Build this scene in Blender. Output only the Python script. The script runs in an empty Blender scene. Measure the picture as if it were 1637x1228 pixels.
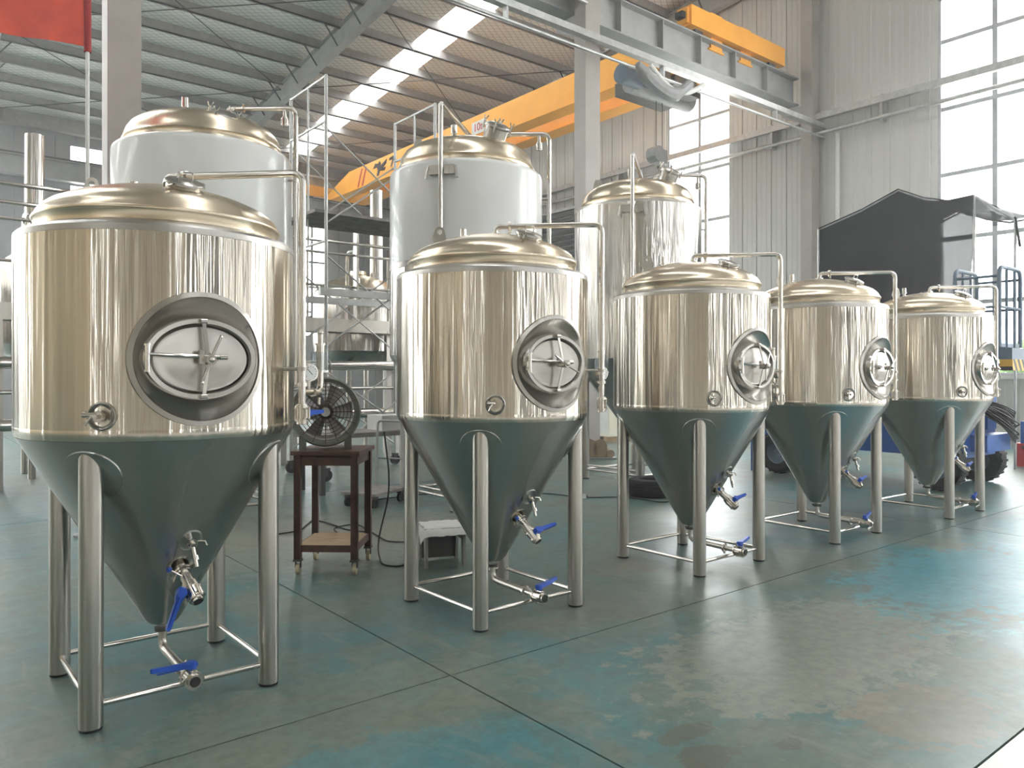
import bpy, bmesh, math, random
from mathutils import Vector, Matrix, Quaternion
random.seed(7)
sc = bpy.context.scene
COL = sc.collection
R = math.radians
PI = math.pi

# ---------------------------------------------------------------- camera, sky, exposure
# x runs along the row of fermenters towards the end wall, y away from the camera side
CAM_H = 1.5; FPX = 1230.0; YAW = R(39)
cam_d = bpy.data.cameras.new('camera')
cam_d.sensor_width = 36; cam_d.lens = FPX/1637*36
cam_d.shift_y = -14/1637; cam_d.clip_start = .05; cam_d.clip_end = 500
cam = bpy.data.objects.new('camera', cam_d); COL.objects.link(cam)
cam.location = (0, 0, CAM_H); cam.rotation_euler = (PI/2, 0, -YAW)
sc.camera = cam
w = bpy.data.worlds.new('overcast_sky'); sc.world = w; w.use_nodes = True
bg = w.node_tree.nodes['Background']
bg.inputs[0].default_value = (1.0, .985, .96, 1); bg.inputs[1].default_value = 1.0
sc.view_settings.view_transform = 'Standard'; sc.view_settings.look = 'None'
sc.view_settings.gamma = 1; sc.view_settings.use_curve_mapping = False
sc.view_settings.exposure = 3.95
cy = sc.cycles
cy.max_bounces = 10; cy.diffuse_bounces = 6; cy.glossy_bounces = 5; cy.transparent_max_bounces = 12
cy.caustics_reflective = False; cy.caustics_refractive = False
cy.sample_clamp_indirect = 6; cy.blur_glossy = .6
cy.use_denoising = True

def portal(loc, sx, sy, direction):
    "marks a window opening to the sampler; gives off no light of its own"
    l = bpy.data.lights.new('window_portal', 'AREA'); l.shape = 'RECTANGLE'; l.size = sx; l.size_y = sy
    l.cycles.is_portal = True
    o = bpy.data.objects.new('window_portal', l); COL.objects.link(o); o.location = loc
    if direction: o.rotation_euler = Vector(direction).to_track_quat('-Z', 'Y').to_euler()

# ---------------------------------------------------------------- helpers
CS, SN = math.cos(YAW), math.sin(YAW)
def uv(X, Z):                     # camera right / forward -> world x, y
    return (X*CS+Z*SN, -X*SN+Z*CS)
def at(px, py, z=0.0):            # pixel to the horizontal plane at height z
    Z = (CAM_H-z)*FPX/(py-600.0); X = (px-818.5)/FPX*Z
    u, v = uv(X, Z); return Vector((u, v, z))
def atZ(px, py, Z):               # pixel at a known distance
    X = (px-818.5)/FPX*Z; u, v = uv(X, Z); return Vector((u, v, CAM_H+(600-py)/FPX*Z))

class MB:
    def __init__(s): s.v = []; s.f = []
    def add(s, vs, fs):
        b = len(s.v); s.v += [Vector(p) for p in vs]; s.f += [tuple(i+b for i in f) for f in fs]; return s
    def box(s, c, d, m=None):
        x, y, z = d[0]/2, d[1]/2, d[2]/2
        vs = [Vector((i*x, j*y, k*z)) for i in (-1, 1) for j in (-1, 1) for k in (-1, 1)]
        if m is not None: vs = [m @ p for p in vs]
        c = Vector(c)
        return s.add([p+c for p in vs], [(0,1,3,2),(4,6,7,5),(0,4,5,1),(2,3,7,6),(0,2,6,4),(1,5,7,3)])
    def mm(s, a, b):
        return s.box([(a[i]+b[i])/2 for i in range(3)], [abs(b[i]-a[i]) for i in range(3)])
    def bar(s, p0, p1, w, h, up=(0, 0, 1)):       # rectangular bar between two points
        p0, p1 = Vector(p0), Vector(p1); d = (p1-p0); L = d.length; d.normalize()
        x = d.cross(Vector(up))
        if x.length < 1e-4: x = d.cross(Vector((1, 0, 0)))
        x.normalize(); y = x.cross(d)
        vs = []
        for p in (p0, p1):
            for i, j in ((-1,-1),(1,-1),(1,1),(-1,1)): vs.append(p+x*i*w/2+y*j*h/2)
        return s.add(vs, [(0,3,2,1),(4,5,6,7),(0,1,5,4),(1,2,6,5),(2,3,7,6),(3,0,4,7)])
    def cyl(s, p0, p1, r0, r1=None, n=16, caps=True):
        p0, p1 = Vector(p0), Vector(p1); r1 = r0 if r1 is None else r1
        d = (p1-p0).normalized(); x = d.orthogonal().normalized(); y = d.cross(x)
        vs = []
        for p, r in ((p0, r0), (p1, r1)):
            for i in range(n):
                a = 2*PI*i/n; vs.append(p+(x*math.cos(a)+y*math.sin(a))*r)
        fs = [(i, (i+1) % n, n+(i+1) % n, n+i) for i in range(n)]
        if caps: fs += [tuple(range(n-1, -1, -1)), tuple(range(n, 2*n))]
        return s.add(vs, fs)
    def tube(s, pts, r, n=10, closed=False):
        pts = [Vector(p) for p in pts]; m = len(pts); vs = []
        t = [((pts[(i+1) % m] if closed or i < m-1 else pts[i])-(pts[i-1] if closed or i > 0 else pts[i])).normalized() for i in range(m)]
        x = t[0].orthogonal().normalized()
        for i in range(m):
            if i:
                q = t[i-1].rotation_difference(t[i]); x = q @ x
            x = (x-t[i]*x.dot(t[i])).normalized(); y = t[i].cross(x)
            rr = r[i] if isinstance(r, (list, tuple)) else r
            for k in range(n):
                a = 2*PI*k/n; vs.append(pts[i]+(x*math.cos(a)+y*math.sin(a))*rr)
        fs = []
        for i in range(m if closed else m-1):
            j = (i+1) % m
            fs += [(i*n+k, i*n+(k+1) % n, j*n+(k+1) % n, j*n+k) for k in range(n)]
        if not closed: fs += [tuple(range(n-1, -1, -1)), tuple((m-1)*n+k for k in range(n))]
        return s.add(vs, fs)
    def lathe(s, prof, n=64, m=None):              # profile of (r, z) about z
        vs = []; fs = []; idx = []
        for r, z in prof:
            if r < 1e-5: idx.append([len(vs)]*n); vs.append(Vector((0, 0, z)))
            else:
                idx.append(list(range(len(vs), len(vs)+n)))
                vs += [Vector((r*math.cos(2*PI*i/n), r*math.sin(2*PI*i/n), z)) for i in range(n)]
        for a, b in zip(idx, idx[1:]):
            for i in range(n):
                f = []
                for q in (a[i], a[(i+1) % n], b[(i+1) % n], b[i]):
                    if q not in f: f.append(q)
                if len(f) > 2: fs.append(tuple(f))
        if m is not None: vs = [m @ p for p in vs]
        return s.add(vs, fs)
    def sphere(s, c, r, n=12):
        k = n//2
        return s.lathe([(r*math.sin(PI*i/k), -r*math.cos(PI*i/k)) for i in range(k+1)], n, Matrix.Translation(c))
    def prism(s, poly, fn, d):                     # 2D polygon mapped by fn(a, b, t), thickness d
        n = len(poly)
        vs = [fn(a, b, 0) for a, b in poly]+[fn(a, b, d) for a, b in poly]
        return s.add(vs, [tuple(range(n-1, -1, -1)), tuple(range(n, 2*n))]+[(i, (i+1) % n, n+(i+1) % n, n+i) for i in range(n)])
    def ibeam(s, p0, p1, w, h, tf=.02, tw=.015, up=(0, 0, 1)):
        p0, p1 = Vector(p0), Vector(p1); d = (p1-p0).normalized(); x = d.cross(Vector(up)).normalized(); y = x.cross(d)
        s.bar(p0+y*(h-tf)/2, p1+y*(h-tf)/2, w, tf, up); s.bar(p0-y*(h-tf)/2, p1-y*(h-tf)/2, w, tf, up)
        return s.bar(p0, p1, tw, h-2*tf, up)
    def mesh(s, name, mat, smooth=35, normals=None):
        me = bpy.data.meshes.new(name); me.from_pydata([tuple(p) for p in s.v], [], s.f); me.update()
        bm = bmesh.new(); bm.from_mesh(me)
        if normals is None: bmesh.ops.recalc_face_normals(bm, faces=bm.faces)
        bm.to_mesh(me); bm.free()
        if smooth:
            me.polygons.foreach_set('use_smooth', [True]*len(me.polygons)); me.set_sharp_from_angle(angle=R(smooth))
        if normals: me.normals_split_custom_set_from_vertices(normals)
        if mat: me.materials.append(mat)
        return me
    def build(s, name, mat, parent=None, smooth=35, mtx=None, normals=None):
        return link(name, s.mesh(name, mat, smooth, normals), parent, mtx)

def link(name, me, parent=None, mtx=None):
    o = bpy.data.objects.new(name, me); COL.objects.link(o)
    if parent is not None: o.parent = parent
    if mtx is not None: o.matrix_local = mtx
    return o
def tag(o, label, cat, group=None, kind=None):
    o['label'] = label; o['category'] = cat
    if group: o['group'] = group
    if kind: o['kind'] = kind
    return o
def thing(name, label, cat, loc=(0, 0, 0), rz=0, group=None):
    o = link(name, None); o.empty_display_size = .1; o.location = loc; o.rotation_euler = (0, 0, rz)
    return tag(o, label, cat, group)
def struct(o, label=None, cat=None):
    o['kind'] = 'structure'
    if label: o['label'] = label
    if cat: o['category'] = cat
    return o
KIDS = {}
def copy_tree(o, parent=None):
    c = o.copy(); COL.objects.link(c); c.parent = parent
    for ch in [x for x in bpy.data.objects if x.parent is o]: copy_tree(ch, c)
    return c
def fillet(pts, rad, k=6):
    pts = [Vector(p) for p in pts]; out = [pts[0]]
    for a, b, c in zip(pts, pts[1:], pts[2:]):
        d1 = (a-b); d2 = (c-b); r = min(rad, d1.length*.49, d2.length*.49)
        p = b+d1.normalized()*r; q = b+d2.normalized()*r
        for i in range(k+1):
            t = i/k; out.append(p*(1-t)**2+b*2*t*(1-t)+q*t*t)
    return out+[pts[-1]]
def T(x=0, y=0, z=0): return Matrix.Translation((x, y, z))
def RX(a): return Matrix.Rotation(a, 4, 'X')
def RY(a): return Matrix.Rotation(a, 4, 'Y')
def RZ(a): return Matrix.Rotation(a, 4, 'Z')

# ---------------------------------------------------------------- materials
class NT:
    def __init__(s, name):
        s.m = bpy.data.materials.new(name); s.m.use_nodes = True; s.t = s.m.node_tree
        s.b = s.t.nodes['Principled BSDF']; s.out = s.t.nodes['Material Output']
    def n(s, typ, **kw):
        x = s.t.nodes.new(typ)
        for k, v in kw.items():
            if k.startswith('i_'): x.inputs[k[2:].replace('_', ' ')].default_value = v
            else: setattr(x, k, v)
        return x
    def l(s, a, b): s.t.links.new(a, b)
    def ramp(s, fac, stops):
        r = s.n('ShaderNodeValToRGB'); e = r.color_ramp.elements
        while len(e) < len(stops): e.new(.5)
        for x, (p, c) in zip(e, stops): x.position = p; x.color = c if len(c) == 4 else (*c, 1)
        s.l(fac, r.inputs[0]); return r.outputs[0]
    def mix(s, f, a, b, typ='MIX'):
        x = s.n('ShaderNodeMix', data_type='RGBA', blend_type=typ)
        for sock, val in ((x.inputs[0], f), (x.inputs[6], a), (x.inputs[7], b)):
            if isinstance(val, bpy.types.NodeSocket): s.l(val, sock)
            elif isinstance(val, (int, float)): sock.default_value = val
            else: sock.default_value = (*val, 1)
        return x.outputs[2]
    def math(s, op, a, b=None, c=None):
        x = s.n('ShaderNodeMath', operation=op)
        for i, val in enumerate((a, b, c)):
            if val is None: continue
            if isinstance(val, bpy.types.NodeSocket): s.l(val, x.inputs[i])
            else: x.inputs[i].default_value = val
        return x.outputs[0]
    def noise(s, vec, scale, detail=3, rough=.55, mscale=None, distort=0):
        if mscale is not None:
            mp = s.n('ShaderNodeMapping'); mp.inputs['Scale'].default_value = mscale; s.l(vec, mp.inputs[0]); vec = mp.outputs[0]
        x = s.n('ShaderNodeTexNoise'); x.inputs['Scale'].default_value = scale; x.inputs['Detail'].default_value = detail
        x.inputs['Roughness'].default_value = rough; x.inputs['Distortion'].default_value = distort
        s.l(vec, x.inputs['Vector']); return x.outputs['Fac']
    def obj(s): return s.n('ShaderNodeTexCoord').outputs['Object']
    def pos(s): return s.n('ShaderNodeNewGeometry').outputs['Position']
    def bump(s, h, strength, dist=.01):
        x = s.n('ShaderNodeBump'); x.inputs['Strength'].default_value = strength; x.inputs['Distance'].default_value = dist
        s.l(h, x.inputs['Height']); s.l(x.outputs[0], s.b.inputs['Normal'])
def mat(name, col, rough=.5, metal=0, var=.12, vs=6, coat=0, bump=0, mscale=None, spec=.5):
    q = NT(name); b = q.b
    b.inputs['Roughness'].default_value = rough; b.inputs['Metallic'].default_value = metal
    b.inputs['Coat Weight'].default_value = coat; b.inputs['Specular IOR Level'].default_value = spec
    f = q.noise(q.obj(), vs, 4, mscale=mscale)
    lo = tuple(c*(1-var) for c in col); hi = tuple(min(1, c*(1+var)) for c in col)
    q.l(q.ramp(f, [(.3, lo), (.7, hi)]), b.inputs['Base Color'])
    if bump: q.bump(f, bump)
    return q.m
def steel(name, col, rough, aniso=0, rot=.25, streak=0, fine=.06, var=.05):
    q = NT(name); b = q.b; b.inputs['Metallic'].default_value = 1
    o = q.obj()
    f = q.noise(o, 60, 2, mscale=(1, 1, .02)); g = q.noise(o, 1.2, 3, mscale=(1, 1, .3))
    c = q.mix(f, tuple(x*(1-fine) for x in col), tuple(min(1, x*(1+fine)) for x in col))
    c = q.mix(q.math('MULTIPLY', g, var*2), c, (.45, .38, .28), 'MULTIPLY')
    q.l(c, b.inputs['Base Color'])
    q.l(q.math('MULTIPLY_ADD', g, .08, rough-.04), b.inputs['Roughness'])
    if aniso:
        b.inputs['Anisotropic'].default_value = aniso; b.inputs['Anisotropic Rotation'].default_value = rot
        t = q.n('ShaderNodeTangent', direction_type='RADIAL', axis='Z'); q.l(t.outputs[0], b.inputs['Tangent'])
    if streak:
        h = q.math('ADD', q.noise(o, 9, 2, mscale=(1, 1, .03)), q.math('MULTIPLY', q.noise(o, 34, 2, mscale=(1, 1, .02)), .16))
        q.bump(h, streak, .02)
    return q.m
M = {}
M['shell'] = steel('brushed_steel_shell', (.66, .605, .525), .18, 1, .25, streak=.85, fine=.10)
M['shell_far'] = steel('brushed_steel_far', (.59, .565, .525), .18, 1, .25, streak=.9, fine=.10)
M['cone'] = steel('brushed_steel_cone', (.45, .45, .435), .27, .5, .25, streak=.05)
M['dome'] = steel('warm_lit_steel_dome', (.72, .62, .48), .27)  # warm tint puts the golden reflected light into the steel colour
M['satin'] = steel('satin_steel', (.50, .475, .435), .28)
M['polish'] = steel('polished_steel', (.64, .61, .565), .12)
M['dish'] = steel('spun_steel', (.44, .42, .39), .26)
M['film'] = mat('protective_film', (.72, .715, .70), .28, 0, .05, 2, coat=.3, bump=.05)
M['band'] = steel('steel_band', (.47, .455, .43), .36)
M['blue'] = mat('blue_plastic', (.02, .09, .50), .35, var=.15)
M['black'] = mat('black_rubber', (.012, .012, .013), .6)
M['tyre'] = mat('tyre_rubber', (.018, .018, .019), .8, bump=.4, vs=30)
M['dial'] = mat('dial_white', (.8, .8, .78), .3, var=.02)
M['yellow'] = mat('crane_yellow', (.93, .43, .055), .4, var=.05, vs=2)
M['colpaint'] = mat('column_paint', (.36, .33, .30), .5, var=.08, vs=3)
M['beam'] = mat('beam_paint', (.36, .36, .36), .5, var=.1, vs=3)
M['dark'] = mat('dark_steel', (.075, .072, .07), .6)
M['purlin'] = mat('purlin_paint', (.34, .325, .315), .6)
M['panel'] = mat('wall_panel', (.56, .55, .52), .38, var=.06, vs=1.5)
M['panel_back'] = mat('back_wall_sheet', (.40, .41, .42), .5, var=.1, vs=1.2)
M['cream'] = mat('cream_wall', (.72, .62, .47), .6, var=.1, vs=.8)
M['frame'] = mat('window_frame', (.42, .43, .45), .45)
M['galv'] = mat('galvanised', (.46, .46, .45), .4, .7, .15, 8)
M['rust'] = mat('brown_oxide_paint', (.095, .042, .030), .55, var=.3, vs=14)
M['olive'] = mat('fan_paint', (.15, .16, .125), .5, var=.2, vs=10)
M['red'] = mat('red_cloth', (.85, .13, .085), .8, var=.12, vs=4)
M['redpaint'] = mat('red_paint', (.5, .03, .03), .4)
M['lift'] = mat('lift_blue', (.03, .11, .38), .4, var=.15)
M['liftgrey'] = mat('lift_grey_blue', (.13, .18, .24), .45)
M['sign_yellow'] = mat('label_yellow', (.75, .55, .03), .5, var=.04)
M['plank'] = mat('weathered_plank', (.28, .26, .24), .8, var=.25, vs=5)
M['white'] = mat('white_paint', (.72, .71, .68), .5, var=.05)
M['wood'] = mat('plywood', (.42, .30, .18), .7, var=.2, mscale=(1, 8, 1))
M['grey'] = mat('grey_paint', (.3, .3, .3), .5)
M['cardboard'] = mat('cardboard', (.40, .30, .20), .8)
M['ink'] = mat('dark_ink', (.03, .02, .02), .6, var=0)
M['leaf'] = mat('leaf', (.10, .20, .05), .7, var=.4, vs=3)
M['bark'] = mat('bark', (.1, .07, .05), .9)
M['bounce_yard'] = mat('pale_bounce_yard', (.72, .70, .66), .9, var=.1, vs=.5)  # outside ground made pale so that it bounces daylight up to the roof
M['sunlit_strip'] = mat('painted_sunlit_floor', (.80, .80, .78), .45, var=.06, vs=1.5)
M['base'] = mat('joint_dirt', (.05, .05, .045), .9)

def glass():
    q = NT('window_glass'); t = q.t
    tr = q.n('ShaderNodeBsdfTransparent'); tr.inputs[0].default_value = (.93, .95, .96, 1)
    gl = q.n('ShaderNodeBsdfGlossy'); gl.inputs['Roughness'].default_value = .05
    mx = q.n('ShaderNodeMixShader'); mx.inputs[0].default_value = .06
    q.l(tr.outputs[0], mx.inputs[1]); q.l(gl.outputs[0], mx.inputs[2]); q.l(mx.outputs[0], q.out.inputs[0]); return q.m
M['glass'] = glass()
def net():
    q = NT('shade_net'); tr = q.n('ShaderNodeBsdfTransparent')
    q.b.inputs['Base Color'].default_value = (.012, .012, .016, 1); q.b.inputs['Roughness'].default_value = .9
    w1 = q.n('ShaderNodeTexWave'); w1.inputs['Scale'].default_value = 14; w1.bands_direction = 'Z'
    q.l(q.obj(), w1.inputs[0])
    f = q.math('MULTIPLY_ADD', w1.outputs['Fac'], .05, .01)
    mx = q.n('ShaderNodeMixShader'); q.l(f, mx.inputs[0]); q.l(q.b.outputs[0], mx.inputs[1]); q.l(tr.outputs[0], mx.inputs[2])
    q.l(mx.outputs[0], q.out.inputs[0]); return q.m
M['net'] = net()
def thin_net():
    q = NT('worn_shade_net'); tr = q.n('ShaderNodeBsdfTransparent')
    q.b.inputs['Base Color'].default_value = (.05, .05, .06, 1); q.b.inputs['Roughness'].default_value = .9
    w1 = q.n('ShaderNodeTexWave'); w1.inputs['Scale'].default_value = 9; w1.bands_direction = 'Z'; w1.inputs['Distortion'].default_value = 2
    q.l(q.obj(), w1.inputs[0])
    f = q.math('MULTIPLY_ADD', w1.outputs['Fac'], .25, .28)
    mx = q.n('ShaderNodeMixShader'); q.l(f, mx.inputs[0]); q.l(q.b.outputs[0], mx.inputs[1]); q.l(tr.outputs[0], mx.inputs[2])
    q.l(mx.outputs[0], q.out.inputs[0]); return q.m
M['thin_net'] = thin_net()
def floor_mat():
    q = NT('worn_teal_floor_paint'); p = q.pos(); b = q.b
    big = q.noise(p, .45, 5, .6, distort=.6); mid = q.noise(p, 1.6, 6, .65, distort=.8); fine = q.noise(p, 14, 5, .7)
    drag = q.noise(p, 3, 5, .6, mscale=(.35, 1.4, 1))
    c = q.mix(q.ramp(big, [(.40, (0, 0, 0)), (.62, (1, 1, 1))]), (.052, .175, .188), (.118, .158, .130))
    c = q.mix(q.ramp(mid, [(.44, (0, 0, 0)), (.66, (.8, .8, .8))]), c, (.195, .19, .145))
    c = q.mix(q.ramp(drag, [(.48, (0, 0, 0)), (.66, (.55, .55, .55))]), c, (.085, .12, .105))
    mix2 = q.math('MULTIPLY_ADD', q.noise(p, 8, 7, .75), .6, q.math('MULTIPLY', mid, .4))
    def blob(u, v, rx, ry, col, k):
        nonlocal c
        mp = q.n('ShaderNodeMapping'); mp.vector_type = 'TEXTURE'
        mp.inputs['Location'].default_value = (u, v, 0); mp.inputs['Scale'].default_value = (rx, ry, 1); q.l(p, mp.inputs[0])
        ln = q.n('ShaderNodeVectorMath', operation='LENGTH'); q.l(mp.outputs[0], ln.inputs[0])
        d = q.math('ADD', ln.outputs['Value'], q.math('MULTIPLY_ADD', mix2, 3.6, -1.8))
        m = q.ramp(d, [(.88, (k, k, k)), (1.02, (0, 0, 0))]); c = q.mix(m, c, col)
    blob(4.0, 2.25, 1.25, .62, (.25, .25, .205), .85)
    blob(6.4, 2.2, 1.5, .8, (.055, .27, .33), .8)
    blob(3.62, 1.50, .42, .26, (.21, .155, .10), .6)
    blob(2.50, 1.86, .13, .09, (.10, .095, .07), .8); blob(2.62, 2.05, .16, .06, (.10, .095, .07), .7); blob(2.85, 1.72, .08, .05, (.09, .09, .075), .7)
    blob(8.6, 2.6, 1.2, .5, (.05, .26, .31), .6); blob(5.9, 3.4, .7, .35, (.11, .135, .12), .6); blob(3.9, 3.5, .8, .4, (.11, .13, .11), .6); blob(8.2, 3.3, 1.0, .45, (.07, .12, .11), .6)
    blob(3.0, 6.6, 1.6, 1.2, (.24, .24, .185), .6)
    blob(1.6, 3.1, 1.0, .5, (.20, .215, .16), .5)
    blob(1.1, 2.5, 1.0, .4, (.06, .23, .27), .6)
    c = q.mix(q.ramp(fine, [(.35, (.4, .4, .4)), (.6, (0, 0, 0))]), c, (.06, .075, .07))
    scf = q.noise(p, 2.2, 6, .75, mscale=(2.2, .6, 1), distort=1.2)
    c = q.mix(q.ramp(scf, [(.56, (0, 0, 0)), (.66, (.45, .45, .45))]), c, (.22, .225, .19))
    spt = q.noise(p, 7, 5, .8)
    c = q.mix(q.ramp(spt, [(.68, (0, 0, 0)), (.73, (.6, .6, .6))]), c, (.07, .085, .08))
    q.l(c, b.inputs['Base Color'])
    q.l(q.math('MULTIPLY_ADD', mid, .35, .20), b.inputs['Roughness'])
    b.inputs['Specular IOR Level'].default_value = .6
    q.bump(q.math('ADD', fine, q.math('MULTIPLY', mid, .6)), .14, .006)
    return q.m
M['floor'] = floor_mat()
def roof_mat():
    q = NT('insulation_foil_with_wire'); p = q.pos()
    ln = None
    for ang in (R(58), R(-58)):
        mp = q.n('ShaderNodeMapping'); mp.inputs['Rotation'].default_value = (0, 0, ang); q.l(p, mp.inputs[0])
        wv = q.n('ShaderNodeTexWave'); wv.inputs['Scale'].default_value = 1.9; q.l(mp.outputs[0], wv.inputs[0])
        g = q.math('GREATER_THAN', wv.outputs['Fac'], .965)
        ln = g if ln is None else q.math('MAXIMUM', ln, g)
    n = q.noise(p, .9, 4); k = q.noise(p, 7, 3)
    c = q.mix(n, (.85, .82, .795), (.93, .90, .875))
    c = q.mix(q.math('MULTIPLY', ln, .45), c, (.12, .12, .12))
    q.l(c, q.b.inputs['Base Color']); q.b.inputs['Roughness'].default_value = .55
    q.bump(k, .4, .05); return q.m
M['roof'] = roof_mat()
def hazard():
    q = NT('hazard_stripes'); wv = q.n('ShaderNodeTexWave'); mp = q.n('ShaderNodeMapping')
    mp.inputs['Rotation'].default_value = (0, R(35), 0); q.l(q.obj(), mp.inputs[0]); wv.inputs['Scale'].default_value = 2.6
    q.l(mp.outputs[0], wv.inputs[0])
    q.l(q.ramp(wv.outputs['Fac'], [(.49, (.02, .02, .02)), (.51, (.72, .42, .06))]), q.b.inputs['Base Color']); return q.m
M['hazard'] = hazard()
# ---------------------------------------------------------------- the hall
U0, U1, V0, V1, VM = -22.0, 18.4, -5.0, 32.0, 10.5
def zr(v): return 10.75+.1*(V1-v) if v >= VM else 12.9-.1*(VM-v)

# floor: slabs with recessed joints on a dirt bed
fl = MB().mm((U0, V0, -.30), (U1, V1, -.012)).build('floor', M['base'], smooth=0); struct(fl)
us = [U0, -15.8, -9.8, -3.8, 2.18, 8.2, 14.2, U1]; vs_ = [1.17, 3.18, 9.2, 15.2, 21.2, 27.2, V1]
for a, b in zip(us, us[1:]):
    for c, d in zip(vs_, vs_[1:]):
        MB().mm((a+.005, c+.005, -.012), (b-.005, d-.005, 0)).build('floor_slab', M['floor'], fl, 0)
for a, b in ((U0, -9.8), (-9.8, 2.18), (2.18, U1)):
    MB().mm((a+.005, V0, -.012), (b-.005, 1.165, 0.0)).build('sunlit_strip_slab', M['sunlit_strip'], fl, 0)  # pale colour paints in the blown-out sunlight on this floor strip
struct(MB().mm((-90, -60, -.5), (120, 90, -.32)).build('ground', M['bounce_yard'], smooth=0))

# end wall with tall windows
WIN_E = [(-3.6, .95), (2.9, 7.45), (12.9, 15.2)]; SILL, HEAD = 1.5, 10.0  # the opening nearest the front is unseen, added for light
we = MB()
edges = [V0]+[x for wn in WIN_E for x in wn]+[V1]
for i in range(0, len(edges), 2):
    a, b = edges[i], edges[i+1]
    if a < VM < b: pieces = [(a, VM), (VM, b)]
    else: pieces = [(a, b)]
    for p, q in pieces: we.mm((U1, p, 0), (U1+.18, q, min(zr(p+.01), zr(q-.01))+.6))
for a, b in WIN_E:
    we.mm((U1, a, 0), (U1+.18, b, SILL)); we.mm((U1, a, HEAD), (U1+.18, b, zr(b)+.1))
we = we.build('wall_east', M['panel'], smooth=0); struct(we)
pw = .45
prof = [(0, .004), (.012, .034), (.038, .034), (.05, .004), (.15, .004), (.155, .010), (.175, .010), (.18, .004), (.30, .004), (.305, .010), (.325, .010), (.33, .004), (.45, .004)]
pm = MB()
n = len(prof)
pm.add([(-d, y, z) for z in (0, 1) for y, d in prof], [(i, i+1, n+i+1, n+i) for i in range(n-1)])
pm = pm.mesh('wall_panel', M['panel'], 0)
v = V0
while v < V1-.2:
    spans = [(0, zr(v+.2)-.02)]
    for a, b in WIN_E:
        if a-.2 <= v < b-.2: spans = [(0, SILL-.06), (HEAD+.06, zr(v+.2)-.02)]
    for z0, z1 in spans:
        o = link('wall_panel', pm, we, T(U1, v, z0) @ Matrix.Diagonal((1, 1, z1-z0, 1)))
    v += pw

def window(name, axis, pos, a, b, z0, z1, cols, rows, inward, label):
    "window in a plane x=pos or y=pos"
    root = link(name, None); root['kind'] = 'structure'; root['label'] = label
    P = (lambda t, z, d=0: (pos+d, t, z)) if axis == 'x' else (lambda t, z, d=0: (t, pos+d, z))
    def member(nm, t0, t1, za, zb, d):
        MB().mm(P(t0, za, -d), P(t1, zb, d)).build(nm, M['frame'], root, 0)
    f = .06
    fr = MB()
    for t0, t1, za, zb in ((a, b, z0, z0+f), (a, b, z1-f, z1), (a, a+f, z0, z1), (b-f, b, z0, z1)): fr.mm(P(t0, za, -.07), P(t1, zb, .07))
    fr.build('window_frame', M['frame'], root, 0)
    for i in range(1, cols):
        t = a+(b-a)*i/cols; member('mullion', t-.05, t+.05, z0, z1, .045)
    for z in rows: member('transom', a, b, z-.045, z+.045, .05)
    zs = [z0]+list(rows)+[z1]
    for i in range(cols):
        for p, q in zip(zs, zs[1:]):
            t0, t1 = a+(b-a)*i/cols, a+(b-a)*(i+1)/cols
            MB().mm(P(t0, p, -.003), P(t1, q, .003)).build('pane', M['glass'], root, 0)
    c = ((a+b)/2, (z0+z1)/2)
    loc = P(c[0], c[1], -inward*.3)
    d = (inward, 0, 0) if axis == 'x' else (0, inward, 0)
    portal(loc, (b-a) if True else 0, (z1-z0), d)
    return root
rows = (3.1, 4.55, 6.0, 7.48, 9.0)
window('window_1', 'x', U1+.09, *WIN_E[1], SILL, HEAD, 4, rows, -1, 'tall steel window rising behind the black shade net tent')
window('window_2', 'x', U1+.09, *WIN_E[2], SILL, HEAD, 2, rows, -1, 'tall narrow window behind the bare steel tall tank')
window('window_3', 'x', U1+.09, *WIN_E[0], SILL, HEAD, 4, rows, -1, 'unseen tall window added for light at the front of the end wall')
for i, (a, b) in enumerate(WIN_E):
    MB().mm((U1-.14, a-.1, SILL-.08), (U1+.1, b+.1, SILL)).build('sill', M['white'], we, 0)

# back wall: ribbed sheet with a high strip and tall windows
WU = [(-20, -16), (-14, -9.5), (-7, -2.2), (-1, 2.6), (5.1, 6.5), (13.9, 15.2)]  # the wide leftmost openings are out of view, added to brighten the roof
Z_LO = (3.2, 8.5); Z_HI = (9.05, 9.95)
wb = MB(); e = [U0]+[x for q in WU for x in q]+[U1]
for i in range(0, len(e), 2): wb.mm((e[i], V1, 0), (e[i+1], V1+.15, zr(V1)+.3))
for a, b in WU:
    for z0, z1 in ((0, Z_LO[0]), (Z_LO[1], Z_HI[0]), (Z_HI[1], zr(V1)+.3)): wb.mm((a, V1, z0), (b, V1+.15, z1))
wb = wb.build('wall_north', M['panel_back'], smooth=0); struct(wb)
rb = MB(); u = U0
while u < U1:
    zz = [(0, zr(V1))]
    for a, b in WU:
        if a-.12 < u < b: zz = [(0, Z_LO[0]), (Z_LO[1], Z_HI[0]), (Z_HI[1], zr(V1))]
    for z0, z1 in zz: rb.mm((u, V1-.05, z0), (u+.1, V1, z1))
    u += .62
o = rb.build('wall_rib', M['panel_back'], wb, 0); o['kind'] = 'stuff'
for k, z in enumerate((8.75, 4.0)):
    MB().mm((U0, V1-.22, z-.1), (U1, V1-.05, z+.1)).build('girt', M['dark'], wb, 0)
MB().mm((U0, V1-.35, zr(V1)-.5), (U1, V1-.05, zr(V1)-.25)).build('eave_strut', M['purlin'], wb, 0)
names = iter(range(4, 40))
lab = ['far left end, added unseen to light the roof', 'left end, added unseen to light the roof', 'left of the flag, added unseen to light the roof', 'behind the red flag, added unseen to light the roof', 'beside the grey column', 'behind the scaffold tower']
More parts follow.
